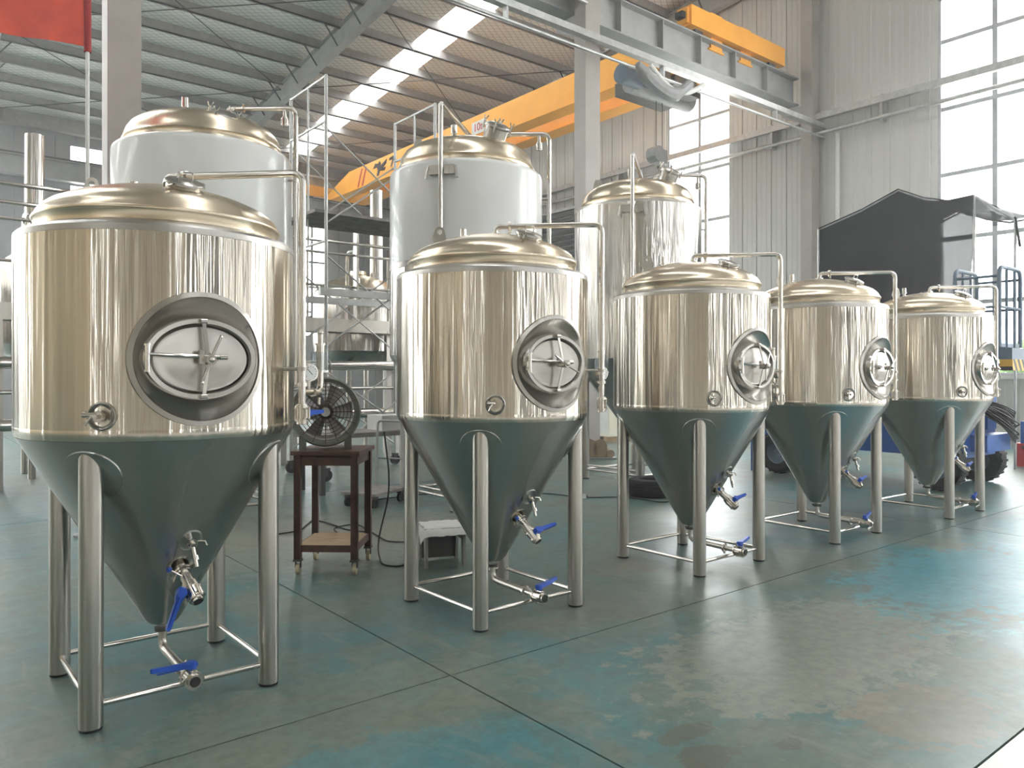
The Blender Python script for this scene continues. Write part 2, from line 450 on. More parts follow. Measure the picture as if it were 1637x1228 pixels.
for (a, b), L in zip(WU, lab):
    window('window_%d' % next(names), 'y', V1+.07, a, b, *Z_LO, 2, (4.3, 5.4, 6.5, 7.5), -1, 'tall back wall window %s' % L)
    window('window_%d' % next(names), 'y', V1+.07, a, b, *Z_HI, 1, (), -1, 'small high back wall window %s' % L)

# front wall (behind the camera) and the far left wall: seen only in the steel
WF = [(-19.5, -17.8), (-12.5, -11.9), (-8.6, -8.35), (-5.0, -4.8), (-2.4, -2.25), (.75, .9), (1.3, 1.55), (2.6, 2.95), (4.0, 4.15), (5.1, 5.5), (7.2, 7.6), (9.2, 9.6), (11.6, 12.1), (14.4, 14.9), (16.5, 17.1)]  # widths and left-hand slits shaped for the stripes reflected in the steel
wf = MB(); e = [U0]+[x for q in WF for x in q]+[U1]
for i in range(0, len(e), 2): wf.mm((e[i], V0-.18, 0), (e[i+1], V0, zr(V0)+.1))
for a, b in WF: wf.mm((a, V0-.18, 0), (b, V0, .5)); wf.mm((a, V0-.18, 9.6), (b, V0, zr(V0)+.1))
wf = wf.build('wall_south', M['cream'], smooth=0); struct(wf)
rnd = random.Random(11); u = U0
stripe_tones = [mat('stripe_clad_tone', c, .6, var=.08, vs=.8) for c in ((.60, .54, .45), (.46, .41, .34), (.70, .65, .56), (.33, .29, .24), (.05, .05, .055), (.10, .095, .09), (.36, .345, .33))]  # light and dark cladding made up to give the steel stripes to reflect
while u < U1-.1:
    wd = min(rnd.uniform(.14, .62), U1-u); nx = [a for a, b in WF if u < a < u+wd]; ins = [b for a, b in WF if a-.01 <= u < b]
    if ins: u = ins[0]; continue
    if nx: wd = nx[0]-u
    if wd > .03: MB().mm((u, V0, 0), (u+wd-.012, V0+rnd.uniform(.03, .07), zr(V0))).build('wall_panel', rnd.choice(stripe_tones[:4] if u < .2 else stripe_tones[4:]), wf, 0)
    u += max(wd, .02)
for a, b in WF:
    window('window_%d' % next(names), 'y', V0-.09, a, b, .5, 9.6, 2 if b-a > .7 else 1, (2.2, 4, 5.8, 7.6), 1, 'tall unseen front wall window, shaped for the stripes reflected in the steel')
WW = [(25.2, 31)]; ww = MB(); e = [V0]+[x for q in WW for x in q]+[V1]  # unseen opening, added to brighten the roof
for i in range(0, len(e), 2): ww.mm((U0-.18, e[i], 0), (U0, e[i+1], 13))
for a, b in WW: ww.mm((U0-.18, a, 0), (U0, b, .1)); ww.mm((U0-.18, a, 9.2), (U0, b, 13))
ww = ww.build('wall_west', M['cream'], smooth=0); struct(ww)
for a, b in WW: window('window_%d' % next(names), 'x', U0-.09, a, b, .1, 9.2, 4, (2.2, 4, 5.8, 7.6), 1, 'unseen wide window added in the far left wall to light the roof')
rb = MB(); v = V0
while v < V1:
    if not any(a-.15 < v < b+.02 for a, b in WW): rb.mm((U0, v, 0), (U0+.05, v+.1, zr(v)-.05))
    v += .6
o = rb.build('wall_rib', M['cream'], ww, 0); o['kind'] = 'stuff'

# roof sheet with skylight gaps, purlins, rafters
SKY_A = [(-18.9, -16.8), (-11, -9), (-4.2, -2), (-1.2, .8), (12.7, 13.75)]; SKY_B = [(-14, -13.2), (-6, -5.2), (3.6, 4.4), (12.6, 13.4)]  # only the strip above the crane is seen; the others are added for light
pur_a = [VM+.3+i*1.4 for i in range(16)]; pur_b = [V0+.2+i*1.5 for i in range(11)]
rs = MB(); sky_panes = []
def sheet(vlist, skys, lo, hi):
    for va, vb in zip(vlist, vlist[1:]):
        cuts = [U0]+[x for s in skys for x in s]+[U1]
        for i, (ua, ub) in enumerate(zip(cuts, cuts[1:])):
            hole = i % 2 == 1 and lo < va and vb < hi
            for p, q in (((va, va+.16), (va+.16, vb)) if hole else ((va, vb),)):
                if hole and p > va: sky_panes.append((ua, ub, p, q)); continue
                z0, z1 = zr(p+1e-4), zr(q-1e-4)
                rs.add([(ua, p, z0), (ub, p, z0), (ub, q, z1), (ua, q, z1), (ua, p, z0+.1), (ub, p, z0+.1), (ub, q, z1+.1), (ua, q, z1+.1)],
                       [(0,1,2,3),(4,7,6,5),(0,4,5,1),(1,5,6,2),(2,6,7,3),(3,7,4,0)])
sheet([VM]+pur_a+[V1], SKY_A, VM+1, V1-.6)
sheet([V0]+pur_b+[VM], SKY_B, V0+1, VM-1)
ceil = rs.build('ceiling', M['roof'], smooth=0); struct(ceil)
for ua, ub, p, q in sky_panes:
    z0, z1 = zr(p+1e-4), zr(q-1e-4)
    MB().add([(ua, p, z0+.02), (ub, p, z0+.02), (ub, q, z1+.02), (ua, q, z1+.02), (ua, p, z0+.03), (ub, p, z0+.03), (ub, q, z1+.03), (ua, q, z1+.03)],
             [(0,1,2,3),(4,7,6,5),(0,4,5,1),(1,5,6,2),(2,6,7,3),(3,7,4,0)]).build('skylight_pane', M['glass'], ceil, 0)
for (ua, ub), (p, q) in [(s, (VM+1.5, V1-1)) for s in SKY_A]+[(s, (V0+1.2, VM-1.2)) for s in SKY_B]:
    portal(((ua+ub)/2, (p+q)/2, (zr(p+.01)+zr(q-.01))/2+.7), ub-ua, q-p, None)
def zpur(o, vlist):
    for v in vlist:
        z = zr(v)-.1
        m = MB().mm((U0, v-.03, z-.16), (U1, v+.03, z+.1)); m.mm((U0, v-.03, z-.16), (U1, v+.08, z-.14))
        m.build('purlin', M['purlin'], o, 0)
zpur(ceil, pur_a); zpur(ceil, pur_b)
COLU = [-21.6, -13.8, -5.8, 2.23, 10.25, 18.15]
for u in COLU:
    d = .62
    MB().ibeam((u, VM, zr(VM)-.22-d/2), (u, V1, zr(V1)-.22-d/2), .24, d).build('rafter', M['beam'], ceil, 0)
    MB().ibeam((u, V0, zr(V0)-.22-d/2), (u, VM, zr(VM-.01)-.22-d/2), .24, d).build('rafter', M['beam'], ceil, 0)
    for v in pur_a[1::1]:
        z = zr(v)
        for s in (-1, 1):
            MB().bar((u+s*.55, v, z-.2), (u+s*.10, v, z-.80), .035, .035).build('fly_brace', M['dark'], ceil, 0)
for a, b in zip(COLU[2:], COLU[3:]):
    for p, q in ((12, 18.5), (18.5, 25), (25, 31.5)):
        MB().cyl((a, p, zr(p)-.35), (b, q, zr(q)-.35), .014, n=6).build('brace_rod', M['dark'], ceil)
        MB().cyl((b, p, zr(p)-.35), (a, q, zr(q)-.35), .014, n=6).build('brace_rod', M['dark'], ceil)

# columns
cl = {-5.8: 'beside the window far left', 2.23: 'behind the film-wrapped tank next to the red flag', 10.25: 'rising between two tall tanks to the crane beam', 18.15: 'against the end wall under the crane beam end'}
for u, L in cl.items():
    c = thing('steel_column', 'grey painted steel column %s' % L, 'column', (u, VM-.1, 0))
    m = MB(); zt = 12.2
    m.mm((-.19, -.15, 0), (-.17, .15, zt)); m.mm((.17, -.15, 0), (.19, .15, zt)); m.mm((-.17, -.008, 0), (.17, .008, zt))
    # box the web side as the photo's flat faces show
    m.mm((-.17, -.15, 0), (.17, -.135, zt)); m.build('column_shaft', M['colpaint'], c, 0)
    MB().mm((-.28, -.26, 0), (.28, .26, .03)).build('base_plate', M['dark'], c, 0)
    MB().prism([(.15, 8.36), (.75, 8.36), (.75, 8.2), (.15, 7.9)], lambda a, b, t: (t-.1, a, b), .2).build('bracket', M['beam'], c, 0)
# crane runway beams
def runway(v, label):
    r = thing('runway_beam', label, 'beam', (0, v, 8.4))
    MB().ibeam((U0+.3, 0, .35), (U1-.3, 0, .35), .34, .7, .03, .02).build('beam_section', M['beam'], r, 0)
    MB().mm((U0+.3, -.04, .7), (U1-.3, .04, .8)).build('rail', M['dark'], r, 0)
    u = 7.6
    while u < 17.5:
        MB().mm((u-.012, -.16, .03), (u+.012, -.01, .67)).build('stiffener', M['beam'], r, 0); u += 1.3
    return r
runway(10.85, 'grey crane runway beam with stiffeners carried by the near column row')
r = runway(31.3, 'grey crane runway beam along the back wall')
for u in COLU[1:5]:
    MB().mm((u-.15, -.2, -8.4), (u+.15, .45, 0)).build('runway_post', M['colpaint'], r, 0)

# overhead crane
cr = thing('overhead_crane', 'yellow double girder overhead travelling crane marked 10t', 'crane', (0, 0, 9.2))
gp = [(10.8, -.22), (10.8, .60), (28.6, .60), (30.6, .02), (31.0, .0), (30.4, -.22)]
for u in (14.6, 15.75):
    g = MB().prism([(a, b) for a, b in gp], lambda a, b, t, u=u: (u+t, a, b), .42)
    g.mm((u-.07, 10.8, -.26), (u+.49, 30.3, -.22)); g.build('girder', M['yellow'], cr, 0)
def carriage(v):
    m = MB().mm((13.7, v-.2, 0.02), (17.4, v+.2, .46)); m.mm((13.62, v-.14, .06), (13.7, v+.14, .4)); m.mm((17.4, v-.14, .06), (17.48, v+.14, .4))
    o = m.build('end_carriage', M['yellow'], cr, 0)
    for u in (14.1, 17.0): MB().cyl((u, v-.1, .05), (u, v+.1, .05), .15, n=20).build('wheel', M['dark'], o)
    MB().mm((13.5, v-.1, .16), (13.62, v+.1, .3)).build('buffer', M['black'], o, 0)
carriage(10.85); carriage(31.3)
h = MB().mm((14.5, 12.4, -.55), (16.3, 13.7, -.22)); h = h.build('hoist_trolley', M['dark'], cr, 0)
MB().cyl((14.3, 13.0, -.42), (16.6, 13.0, -.42), .26, n=20).build('hoist_drum', M['grey'], h)
MB().cyl((13.7, 12.75, -.42), (14.35, 12.75, -.42), .24, n=20).build('hoist_motor', M['liftgrey'], h)
for i in range(3): MB().mm((14.6+i*.5, 12.25, -.5), (14.95+i*.5, 12.42, -.05)).build('control_box', M['grey'], h, 0)
MB().tube(fillet([(14.7, 12.5, -.1), (14.6, 12.2, .35), (15.3, 11.9, .3), (15.6, 11.6, -.1)], .3), .03).build('cable_loop', M['dark'], h)
for s in (-.12, .12): MB().cyl((15.4+s, 13.0, -.6), (15.4+s, 13.0, -1.95), .012, n=6).build('hoist_rope', M['dark'], cr)
hk = MB(); hk.mm((15.2, 12.9, -2.25), (15.6, 13.1, -1.9)); hk.cyl((15.25, 12.85, -2.05), (15.25, 13.15, -2.05), .2, n=18)
hk = hk.build('hook_block', M['grey'], cr, 20)
MB().tube([(15.4+.2*math.cos(a)*.9, 13.0, -2.55+.2*math.sin(a)) for a in [R(100-i*22) for i in range(13)]]+[], [.045]*9+[.035, .03, .02, .012]).build('hook', M['dark'], hk)
# sign and emblem on the girder
def flat_text(txt, size, mtx, m, parent, name):
    cu = bpy.data.curves.new(name, 'FONT'); cu.body = txt; cu.size = size; cu.extrude = .004; cu.align_x = 'CENTER'; cu.align_y = 'CENTER'
    ob = bpy.data.objects.new(name, cu); COL.objects.link(ob); bpy.context.view_layer.update()
    me = bpy.data.meshes.new_from_object(ob); bpy.data.objects.remove(ob)
    me.materials.clear(); me.materials.append(m); return link(name, me, parent, mtx)
FACE = Matrix(((0, 0, -1, 0), (-1, 0, 0, 0), (0, 1, 0, 0), (0, 0, 0, 1)))   # text facing -x
def girder_v(px):   # y on the girder face x=14.6 for an image column
    a = (px-818.5)/FPX; Z = 14.6/(a*CS+SN); return Z*(-a*SN+CS)
y10 = girder_v(764)
MB().mm((14.575, y10-.38, .0), (14.6, y10+.30, .40)).build('sign_plate', M['white'], cr, 0)
flat_text('10t', .36, T(14.57, y10-.04, .20) @ FACE, M['redpaint'], cr, 'sign_text')
ye = girder_v(607)
em = [(-.45, .10), (-.30, .30), (-.1, .24), (.0, .34), (.10, .22), (.02, .10), (.5, .30), (.45, .12), (.2, .0), (.42, -.02), (.36, -.14), (.02, -.08), (-.05, -.26), (-.2, -.26), (-.12, -.04), (-.18, .12)]
MB().prism([(a*1.1, b*.9) for a, b in em], lambda a, b, t: (14.597-t, ye-a, .2+b), .012).build('emblem', M['ink'], cr, 0)
MB().prism([(.75, .25), (1.15, .3), (1.1, .2), (.9, -.1), (.82, -.1), (.98, .18), (.75, .16)], lambda a, b, t: (14.597-t, ye-a, .2+b), .012).build('emblem', M['ink'], cr, 0)
ys = girder_v(578)
for k in (0, .35): MB().prism([(0+k, .5), (.1+k, .5), (-.25+k, -.2), (-.35+k, -.2)], lambda a, b, t: (14.597-t, ys-a, b), .01).build('stripe', M['redpaint'], cr, 0)

# cable trunking along the columns and pipes on the end wall
t1 = thing('cable_trunking', 'pale cable trunking running from column to column', 'trunking', (0, 10.05, 7.65))
MB().mm((-6, -.07, 0), (18.2, .07, .12)).build('duct', M['galv'], t1, 0)
MB().cyl((-6, -.02, -.22), (18.2, -.02, -.22), .03).build('conduit', M['galv'], t1)
MB().cyl((-6, .1, .72), (10, .1, .72), .03).build('conduit', M['galv'], t1)
MB().cyl((-6, -.1, 1.25), (10, -.1, 1.25), .04).build('conduit', M['galv'], t1)
for u in (-4, 0, 4, 8, 12, 16): MB().mm((u-.02, -.05, -.2), (u+.02, .05, .0)).build('hanger', M['galv'], t1, 0)
t2 = thing('wall_pipe', 'pair of grey pipes crossing the end wall and windows', 'pipe', (U1-.25, 0, 8.0))
MB().mm((-.06, -4.6, -.08), (.06, 24, .08)).build('pipe_run', M['galv'], t2, 0)
MB().cyl((0, -4.6, -.42), (0, 24, -.42), .05, n=12).build('pipe_run', M['galv'], t2)
for v in (-4, 1.9, 8.6, 11.5, 17, 22): MB().mm((-.02, v-.03, -.5), (.2, v+.03, .12)).build('pipe_bracket', M['galv'], t2, 0)
pp = MB().tube(fillet([(U1-.12, 9.75, 7.5), (U1-.12, 9.75, 3), (U1-.12, 9.75, 0)], .1), .05)
tag(pp.build('down_pipe', M['white']), 'white pipe dropping down the end wall by the column', 'pipe')
# festoon cable bag hanging below the trunking
FM = T(11.6, -.05, -.26)
MB().tube(fillet([(-.4, 0, .1), (0, 0, -.15), (.7, 0, -.3), (1.2, 0, .1)], .5), [.08]+[.14]*12+[.1]*3).build('wrapped_cable', M['grey'], t1, mtx=FM)
MB().tube([(0+i*.14, .02, .2-.34*math.sin(PI*i/12)) for i in range(13)], .05).build('cable_sheath', M['white'], t1, mtx=FM)

# louvre in the end wall
lv = thing('wall_louver', 'grey metal louvre vent in the end wall beside the column', 'louver', (U1-.1, 20.2, 4.6))
MB().mm((0, -1.6, 0), (.06, 1.6, 2.6)).build('louver_back', M['dark'], lv, 0)
sm = MB().bar((0, -1.55, 0), (0, 1.55, 0), .16, .02, up=(.6, 0, .8)).mesh('slat', M['galv'], 0)
for i in range(13): link('slat', sm, lv, T(-.06, 0, .1+i*.2))
fr = MB(); fr.mm((-.12, -1.7, -.08), (.06, 1.7, 0)); fr.mm((-.12, -1.7, 2.6), (.06, 1.7, 2.7)); fr.mm((-.12, -1.7, 0), (.06, -1.6, 2.6)); fr.mm((-.12, 1.6, 0), (.06, 1.7, 2.6))
fr.build('louver_frame', M['galv'], lv, 0)

# trees outside the windows
def tree(loc, h, label):
    t = thing('tree', label, 'tree', (loc[0], loc[1], -.32)); rnd = random.Random(int(loc[1]*10))
    MB().cyl((0, 0, 0), (.1, .1, h*.6), .16, .07, 8).build('trunk', M['bark'], t)
    m = MB()
    for i in range(420):
        a, b, r = rnd.random()*2*PI, rnd.uniform(-1, 1), rnd.random()**.4
        k = math.sqrt(1-b*b)
        c = Vector((math.cos(a)*k*r*h*.36, math.sin(a)*k*r*h*.36, h*.62+b*r*h*.4))
        q = Quaternion((rnd.random()-.5, rnd.random()-.5, rnd.random()-.5, rnd.random()-.5)).normalized()
        s = rnd.uniform(.25, .5)
        m.add([c+q @ Vector(p)*s for p in ((-.5, 0, 0), (0, -.25, .05), (.5, 0, 0), (0, .25, .05))], [(0, 1, 2, 3)])
    f = m.build('foliage', M['leaf'], t, 0); f['kind'] = 'stuff'
tree((27, 5.2), 3.6, 'green tree outside the window beside the shade tent')
tree((25.5, 7.6), 3.0, 'low green tree outside the window behind the shade tent')
tree((26, 2.6), 3.8, 'green tree outside the front end of the end wall window')
tree((28, 15), 4.5, 'green tree outside the narrow window')
# ---------------------------------------------------------------- valves and fittings shared by the tanks
def lever_mesh():
    m = MB(); m.prism([(-.022, -.016), (.022, -.020), (.045, -.013), (.175, -.009), (.18, 0), (.175, .009), (.045, .013), (.022, .020), (-.022, .016)], lambda a, b, t: (a, b, t-.009+.10*max(0, a-.02)), .018)
    m.cyl((0, 0, -.022), (0, 0, .012), .021, n=14); m.bar((.0, 0, -.014), (.15, 0, -.006), .010, .004)
    return m.mesh('valve_handle', M['blue'])
LEVER = lever_mesh()
def butterfly(m, p, d, r=.036):
    "butterfly valve body with clamp rings, axis d"
    p, d = Vector(p), Vector(d).normalized()
    for a, b, rr in ((-.045, -.038, r*.85), (-.038, -.028, r*1.05), (-.028, .028, r*.95), (.028, .038, r*1.05), (.038, .052, r*.8)): m.cyl(p+d*a, p+d*b, rr, n=20)
    x = d.orthogonal().normalized(); y = d.cross(x)
    for k in range(4):
        a = PI/4+k*PI/2; o = (x*math.cos(a)+y*math.sin(a))*r*.98
        m.cyl(p+o-d*.022, p+o+d*.022, .0085, n=8); m.cyl(p+o-d*.03, p+o-d*.02, .012, n=6); m.cyl(p+o+d*.02, p+o+d*.03, .012, n=6)
    m.cyl(p+d*.052, p+d*.0525, r*.55, n=16)
    return m
def clamp(m, p, d, r):
    p, d = Vector(p), Vector(d).normalized()
    m.cyl(p-d*.009, p+d*.009, r, n=20)
    x = d.orthogonal().normalized(); m.cyl(p+x*(r+.002)-d.cross(x)*.014, p+x*(r+.002)+d.cross(x)*.022, .007, n=8); m.sphere(p+x*(r+.004)+d.cross(x)*.026, .011, 8)
    return m
BORE_SHADE = mat('bore_shade_disc', (.02, .02, .02), .5)  # black for flat discs that paint the dark inside the valve ends

FR, FZ0, FZ1 = .625, 1.24, 2.14
def cone_r(z): return .08+(z-.30)*(.532/.915)
def shell_with_hole(Rs, z0, z1, zc, rh, s):
    N = 64; m = MB(); norms = []; V = {}
    def vert(x, y, z):
        k = (round(x, 6), round(y, 6), round(z, 6))
        if k not in V: V[k] = len(m.v); m.v.append(Vector((x, y, z))); norms.append((x/Rs, y/Rs, 0))
        return V[k]
    def fx(x, z): return vert(x, -math.sqrt(Rs*Rs-x*x), z)
    rings = []
    for t in (0, .33, .66, 1):
        ring = []
        for i in range(N):
            a = 2*PI*(i+.0)/N; c, d = math.cos(a), math.sin(a); k = s/max(abs(c), abs(d))
            q = rh*(1-t)+k*t; ring.append((round(q*c, 6), round(zc+q*d, 6)))
        rings.append(ring)
    for A, B in zip(rings, rings[1:]):
        for i in range(N):
            j = (i+1) % N; m.f.append((fx(*B[i]), fx(*B[j]), fx(*A[j]), fx(*A[i])))
    xs = sorted({p[0] for p in rings[-1] if abs(p[1]-(zc+s)) < 1e-5}); zs = sorted({p[1] for p in rings[-1] if abs(p[0]-s) < 1e-5})
    for za, zb in ((z0, zc-s), (zc+s, z1)):
        for x0, x1 in zip(xs, xs[1:]): m.f.append((fx(x0, round(za, 6)), fx(x1, round(za, 6)), fx(x1, round(zb, 6)), fx(x0, round(zb, 6))))
    th0 = math.asin(s/Rs); K = 72
    def pt(k, z):
        if k == 0: return fx(s, z)
        if k == K: return fx(-s, z)
        a = -PI/2+th0+(2*PI-2*th0)*k/K; return vert(Rs*math.cos(a), Rs*math.sin(a), z)
    zz = [round(z0, 6)]+zs+[round(z1, 6)]
    for za, zb in zip(zz, zz[1:]):
        for k in range(K): m.f.append((pt(k, za), pt(k+1, za), pt(k+1, zb), pt(k, zb)))
    return m, norms

def make_fermenter():
    root = thing('fermenter', '-', 'fermenter')
    Rs, zc, rh = FR, 1.57, .266
    m, nr = shell_with_hole(Rs, FZ0+.03, FZ1-.035, zc, rh, .298)
    m.build('shell', M['shell'], root, normals=nr)
    m = MB().lathe([(Rs-.004, FZ1-.037), (Rs+.001, FZ1-.034), (Rs-.001, FZ1-.008), (Rs-.012, FZ1+.004), (.552, FZ1+.026), (.545, FZ1+.030)], 96)
    m.build('shell_shoulder', M['band'], root)
    m = MB().lathe([(.546, 2.165), (.546, 2.205), (.553, 2.212), (.557, 2.221), (.553, 2.230), (.546, 2.236), (.540, 2.252), (.522, 2.276), (.492, 2.300), (.45, 2.322), (.39, 2.347), (.31, 2.373), (.22, 2.395), (.12, 2.411), (0, 2.418)], 96)
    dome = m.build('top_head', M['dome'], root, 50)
    m = MB().lathe([(Rs-.001, FZ0+.032), (Rs+.001, FZ0+.028), (Rs, FZ0+.006), (Rs-.004, FZ0-.006), (Rs-.012, FZ0-.022)], 96)
    m.build('shell_skirt', M['shell'], root, 60)
    pts = [(cone_r(z), z) for z in [1.222]+[1.2-.05*i for i in range(18)]+[.32]]+[(.078, .302), (.066, .288), (.045, .281), (.024, .279), (.024, .262)]
    cone = MB().lathe(pts, 96).build('cone', M['cone'], root, 50)
    # legs, pads, stretchers
    a = .385; lr = .048
    lm = MB(); n = 24
    top = [];
    def leg(sx, sy):
        m = MB(); vs = []
        for k in range(n):
            t = 2*PI*k/n; x, y = sx*a+lr*math.cos(t), sy*a+lr*math.sin(t); vs.append((x, y, .012))
        for k in range(n):
            t = 2*PI*k/n; x, y = sx*a+lr*math.cos(t), sy*a+lr*math.sin(t)
            r = math.hypot(x, y); vs.append((x, y, .30+(r-.08)*.915/.532-.006))
        m.add(vs, [(k, (k+1) % n, n+(k+1) % n, n+k) for k in range(n)]+[tuple(range(n)), tuple(range(n, 2*n))])
        L = m.build('leg', M['satin'], root)
        MB().cyl((sx*a, sy*a, 0), (sx*a, sy*a, .014), lr-.003, n=24).build('foot_pad', M['black'], L)
        # reinforcing pad on the cone
        p = MB(); th = math.atan2(sy, sx); zc0 = 1.075; sl = math.hypot(.915, .532); ring = []
        def cp(du, dv, off):
            z = zc0+dv*.915/sl; r = cone_r(z)+off*.915/sl; q = th+du/cone_r(zc0)
            return (r*math.cos(q), r*math.sin(q), z-off*.532/sl)
        vs = [cp(0, 0, .006)]; K = 32
        for rr, of in ((.05, .006), (.1, .006), (.122, .006), (.125, .0)):
            vs += [cp(rr*math.cos(2*PI*k/K), rr*math.sin(2*PI*k/K), of) for k in range(K)]
        fs = [(0, 1+k, 1+(k+1) % K) for k in range(K)]
        for b in range(3): fs += [(1+b*K+k, 1+b*K+(k+1) % K, 1+(b+1)*K+(k+1) % K, 1+(b+1)*K+k) for k in range(K)]
        p.add(vs, fs); p.build('leg_pad', M['cone'], root)
    for sx in (-1, 1):
        for sy in (-1, 1): leg(sx, sy)
    for p, q in (((-a, -a), (a, -a)), ((-a, a), (a, a)), ((-a, -a), (-a, a)), ((a, -a), (a, a))):
        P, Q = Vector((*p, .10)), Vector((*q, .10)); d = (Q-P).normalized()*.045
        MB().cyl(P+d, Q-d, .0135, n=14).build('stretcher', M['polish'], root)
    # manway: lip on the saddle, funnel, oval neck
    K = 64; m = MB(); vs = []
    def sad(r, off, t):
        x, z = r*math.cos(t), r*math.sin(t); return (x, -math.sqrt(Rs*Rs-x*x)-off, zc+z)
    ew, eh, yn = .238, .178, -.565
    for k in range(K):
        t = 2*PI*k/K
        vs += [sad(.291, -.004, t), sad(.288, .012, t), sad(.267, .014, t), sad(.262, .002, t)]
        e1 = (ew*math.cos(t), yn, zc+eh*math.sin(t))
        f = sad(.262, .002, t); vs += [tuple(f[i]*.5+e1[i]*.5 for i in range(3)), e1]
    c = 6
    m.add(vs, [(k*c+i, ((k+1) % K)*c+i, ((k+1) % K)*c+i+1, k*c+i+1) for k in range(K) for i in range(c-1)])
    mw = m.build('manway', M['dish'], root, 40)
    def oval(prof, name, mt, par):
        m = MB(); c = len(prof); vs = []
        for k in range(K):
            t = 2*PI*k/K
            for w_, h_, y in prof: vs.append((w_*math.cos(t), y, zc+h_*math.sin(t)))
        fs = [(k*c+i, ((k+1) % K)*c+i, ((k+1) % K)*c+i+1, k*c+i+1) for k in range(K) for i in range(c-1)]
        if prof[-1][0] < .05: fs.append(tuple(k*c+c-1 for k in range(K)))
        m.add(vs, fs); return m.build(name, mt, par, 40)
    oval([(.239, .179, -.56), (.237, .177, -.618), (.232, .172, -.626), (.212, .154, -.626), (.206, .148, -.618), (.206, .148, -.58)], 'manway_neck', M['dish'], mw)
    oval([(.202, .144, -.588), (.202, .144, -.604), (.196, .138, -.610), (.185, .13, -.609), (.14, .10, -.614), (.08, .06, -.620), (.03, .022, -.622)], 'manway_door', M['dish'], mw)
    m = MB().cyl((-.226, -.648, zc-.05), (-.226, -.648, zc+.055), .010, n=12); m.cyl((-.226, -.648, zc-.056), (-.226, -.648, zc-.048), .014); m.cyl((-.226, -.648, zc+.052), (-.226, -.648, zc+.06), .014)
    m.box((-.226, -.632, zc+.03), (.012, .03, .016)); m.box((-.226, -.632, zc-.03), (.012, .03, .016))
    m.build('manway_hinge', M['polish'], mw)
    m = MB().tube(fillet([(-.22, -.65, zc+.018), (-.1, -.665, zc+.012), (.075, -.668, zc+.008)], .05), .0075); m.box((-.018, -.668, zc+.008), (.022, .02, .06)); m.cyl((.06, -.668, zc+.008), (.09, -.668, zc+.008), .012)
    m.build('manway_arm', M['polish'], mw)
    m = MB().bar((.0, -.640, zc+.162), (.008, -.672, zc+.02), .016, .006, up=(0, 1, 0)); m.bar((.008, -.672, zc-.02), (.0, -.640, zc-.162), .016, .006, up=(0, 1, 0)); m.bar((.008, -.672, zc+.025), (.008, -.672, zc-.025), .02, .007, up=(0, 1, 0))
    for s in (-1, 1): m.cyl((-.012, -.638, zc+s*.162), (.014, -.638, zc+s*.162), .012, n=12)
    m.build('manway_yoke', M['polish'], mw)
    m = MB().cyl((0, .05, 0), (0, -.012, 0), .011, n=14); m.cyl((0, .012, 0), (0, -.020, 0), .021, n=18); m.sphere((0, -.022, 0), .013)
    for s in (-1, 1): m.cyl((0, -.004, s*.015), (.0, -.018, s*.105), .0058, n=10); m.sphere((0, -.018, s*.105), .0075, 8)
    hw = m.build('manway_handle', M['polish'], mw, mtx=T(.012, -.690, zc-.004) @ RY(R(22)))
    # sample port on the shell
    th = R(-90-36); nx, ny = math.cos(th), math.sin(th)
    PM = T(Rs*nx, Rs*ny, 1.33) @ RZ(th+PI/2)          # local -y points outwards
    m = MB().lathe([(.058, -.012), (.060, .004), (.054, .007), (.049, .003), (.040, -.001), (0, -.002)], 40, PM @ RX(R(90)))
    sp = m.build('sample_port', M['dish'], root, 40)
    m = MB().cyl((0, .01, 0), (0, -.03, 0), .014, n=16); m.cyl((0, -.022, 0), (0, -.030, 0), .024, n=18); m.cyl((0, -.030, 0), (0, -.038, 0), .022, n=18)
    m.cyl((-.004, -.034, .006), (-.042, -.05, .010), .010, n=12); m.cyl((-.040, -.05, .010), (-.052, -.054, .011), .014, n=12); m.cyl((0, -.04, 0), (0, -.062, 0), .009, n=12)
    m.tube(fillet([(-.018, -.045, .004), (-.03, -.055, -.012), (-.040, -.06, -.036)], .01), .006, 8)
    m.build('sample_valve', M['polish'], sp, mtx=PM)
    # lifting lugs, vent nozzle
    def lug(x, y, z, rz):
        poly = [(-.05, -.02), (.05, -.02), (.038, .045)]+[(.034*math.cos(R(a_)), .058+.034*math.sin(R(a_))) for a_ in range(0, 181, 20)]+[(-.05, .02)]
        mt = T(x, y, z) @ RZ(rz); m = MB(); mm = []
        hole = [(.017*math.cos(2*PI*k/16), .058+.017*math.sin(2*PI*k/16)) for k in range(16)]
        # ring plate: outline resampled round the hole
        out = []
        for k in range(16):
            ang = 2*PI*k/16; best = None
            dx, dz = math.cos(ang), math.sin(ang)
            for (x0, z0), (x1, z1) in zip(poly, poly[1:]+poly[:1]):
                ex, ez = x1-x0, z1-z0; den = dx*ez-dz*ex
                if abs(den) < 1e-9: continue
                t_ = ((x0)*ez-(z0-.058)*ex)/den; s_ = ((x0)*dz-(z0-.058)*dx)/den
                if t_ > 0 and -1e-6 <= s_ <= 1+1e-6 and (best is None or t_ < best): best = t_
            out.append((dx*best, .058+dz*best))
        vs = []
        for y_ in (-.005, .005): vs += [(p[0], y_, p[1]) for p in out]+[(p[0], y_, p[1]) for p in hole]
        fs = []
        for k in range(16):
            j = (k+1) % 16
            fs += [(k, j, 16+j, 16+k), (32+k, 48+k, 48+j, 32+j), (k, 32+k, 32+j, j), (16+k, 16+j, 48+j, 48+k)]
        m.add(vs, fs); return m.build('lifting_lug', M['satin'], root, 30, mt)
    lug(-.27, .22, 2.385, R(-39)); lug(.30, .20, 2.37, R(-39))
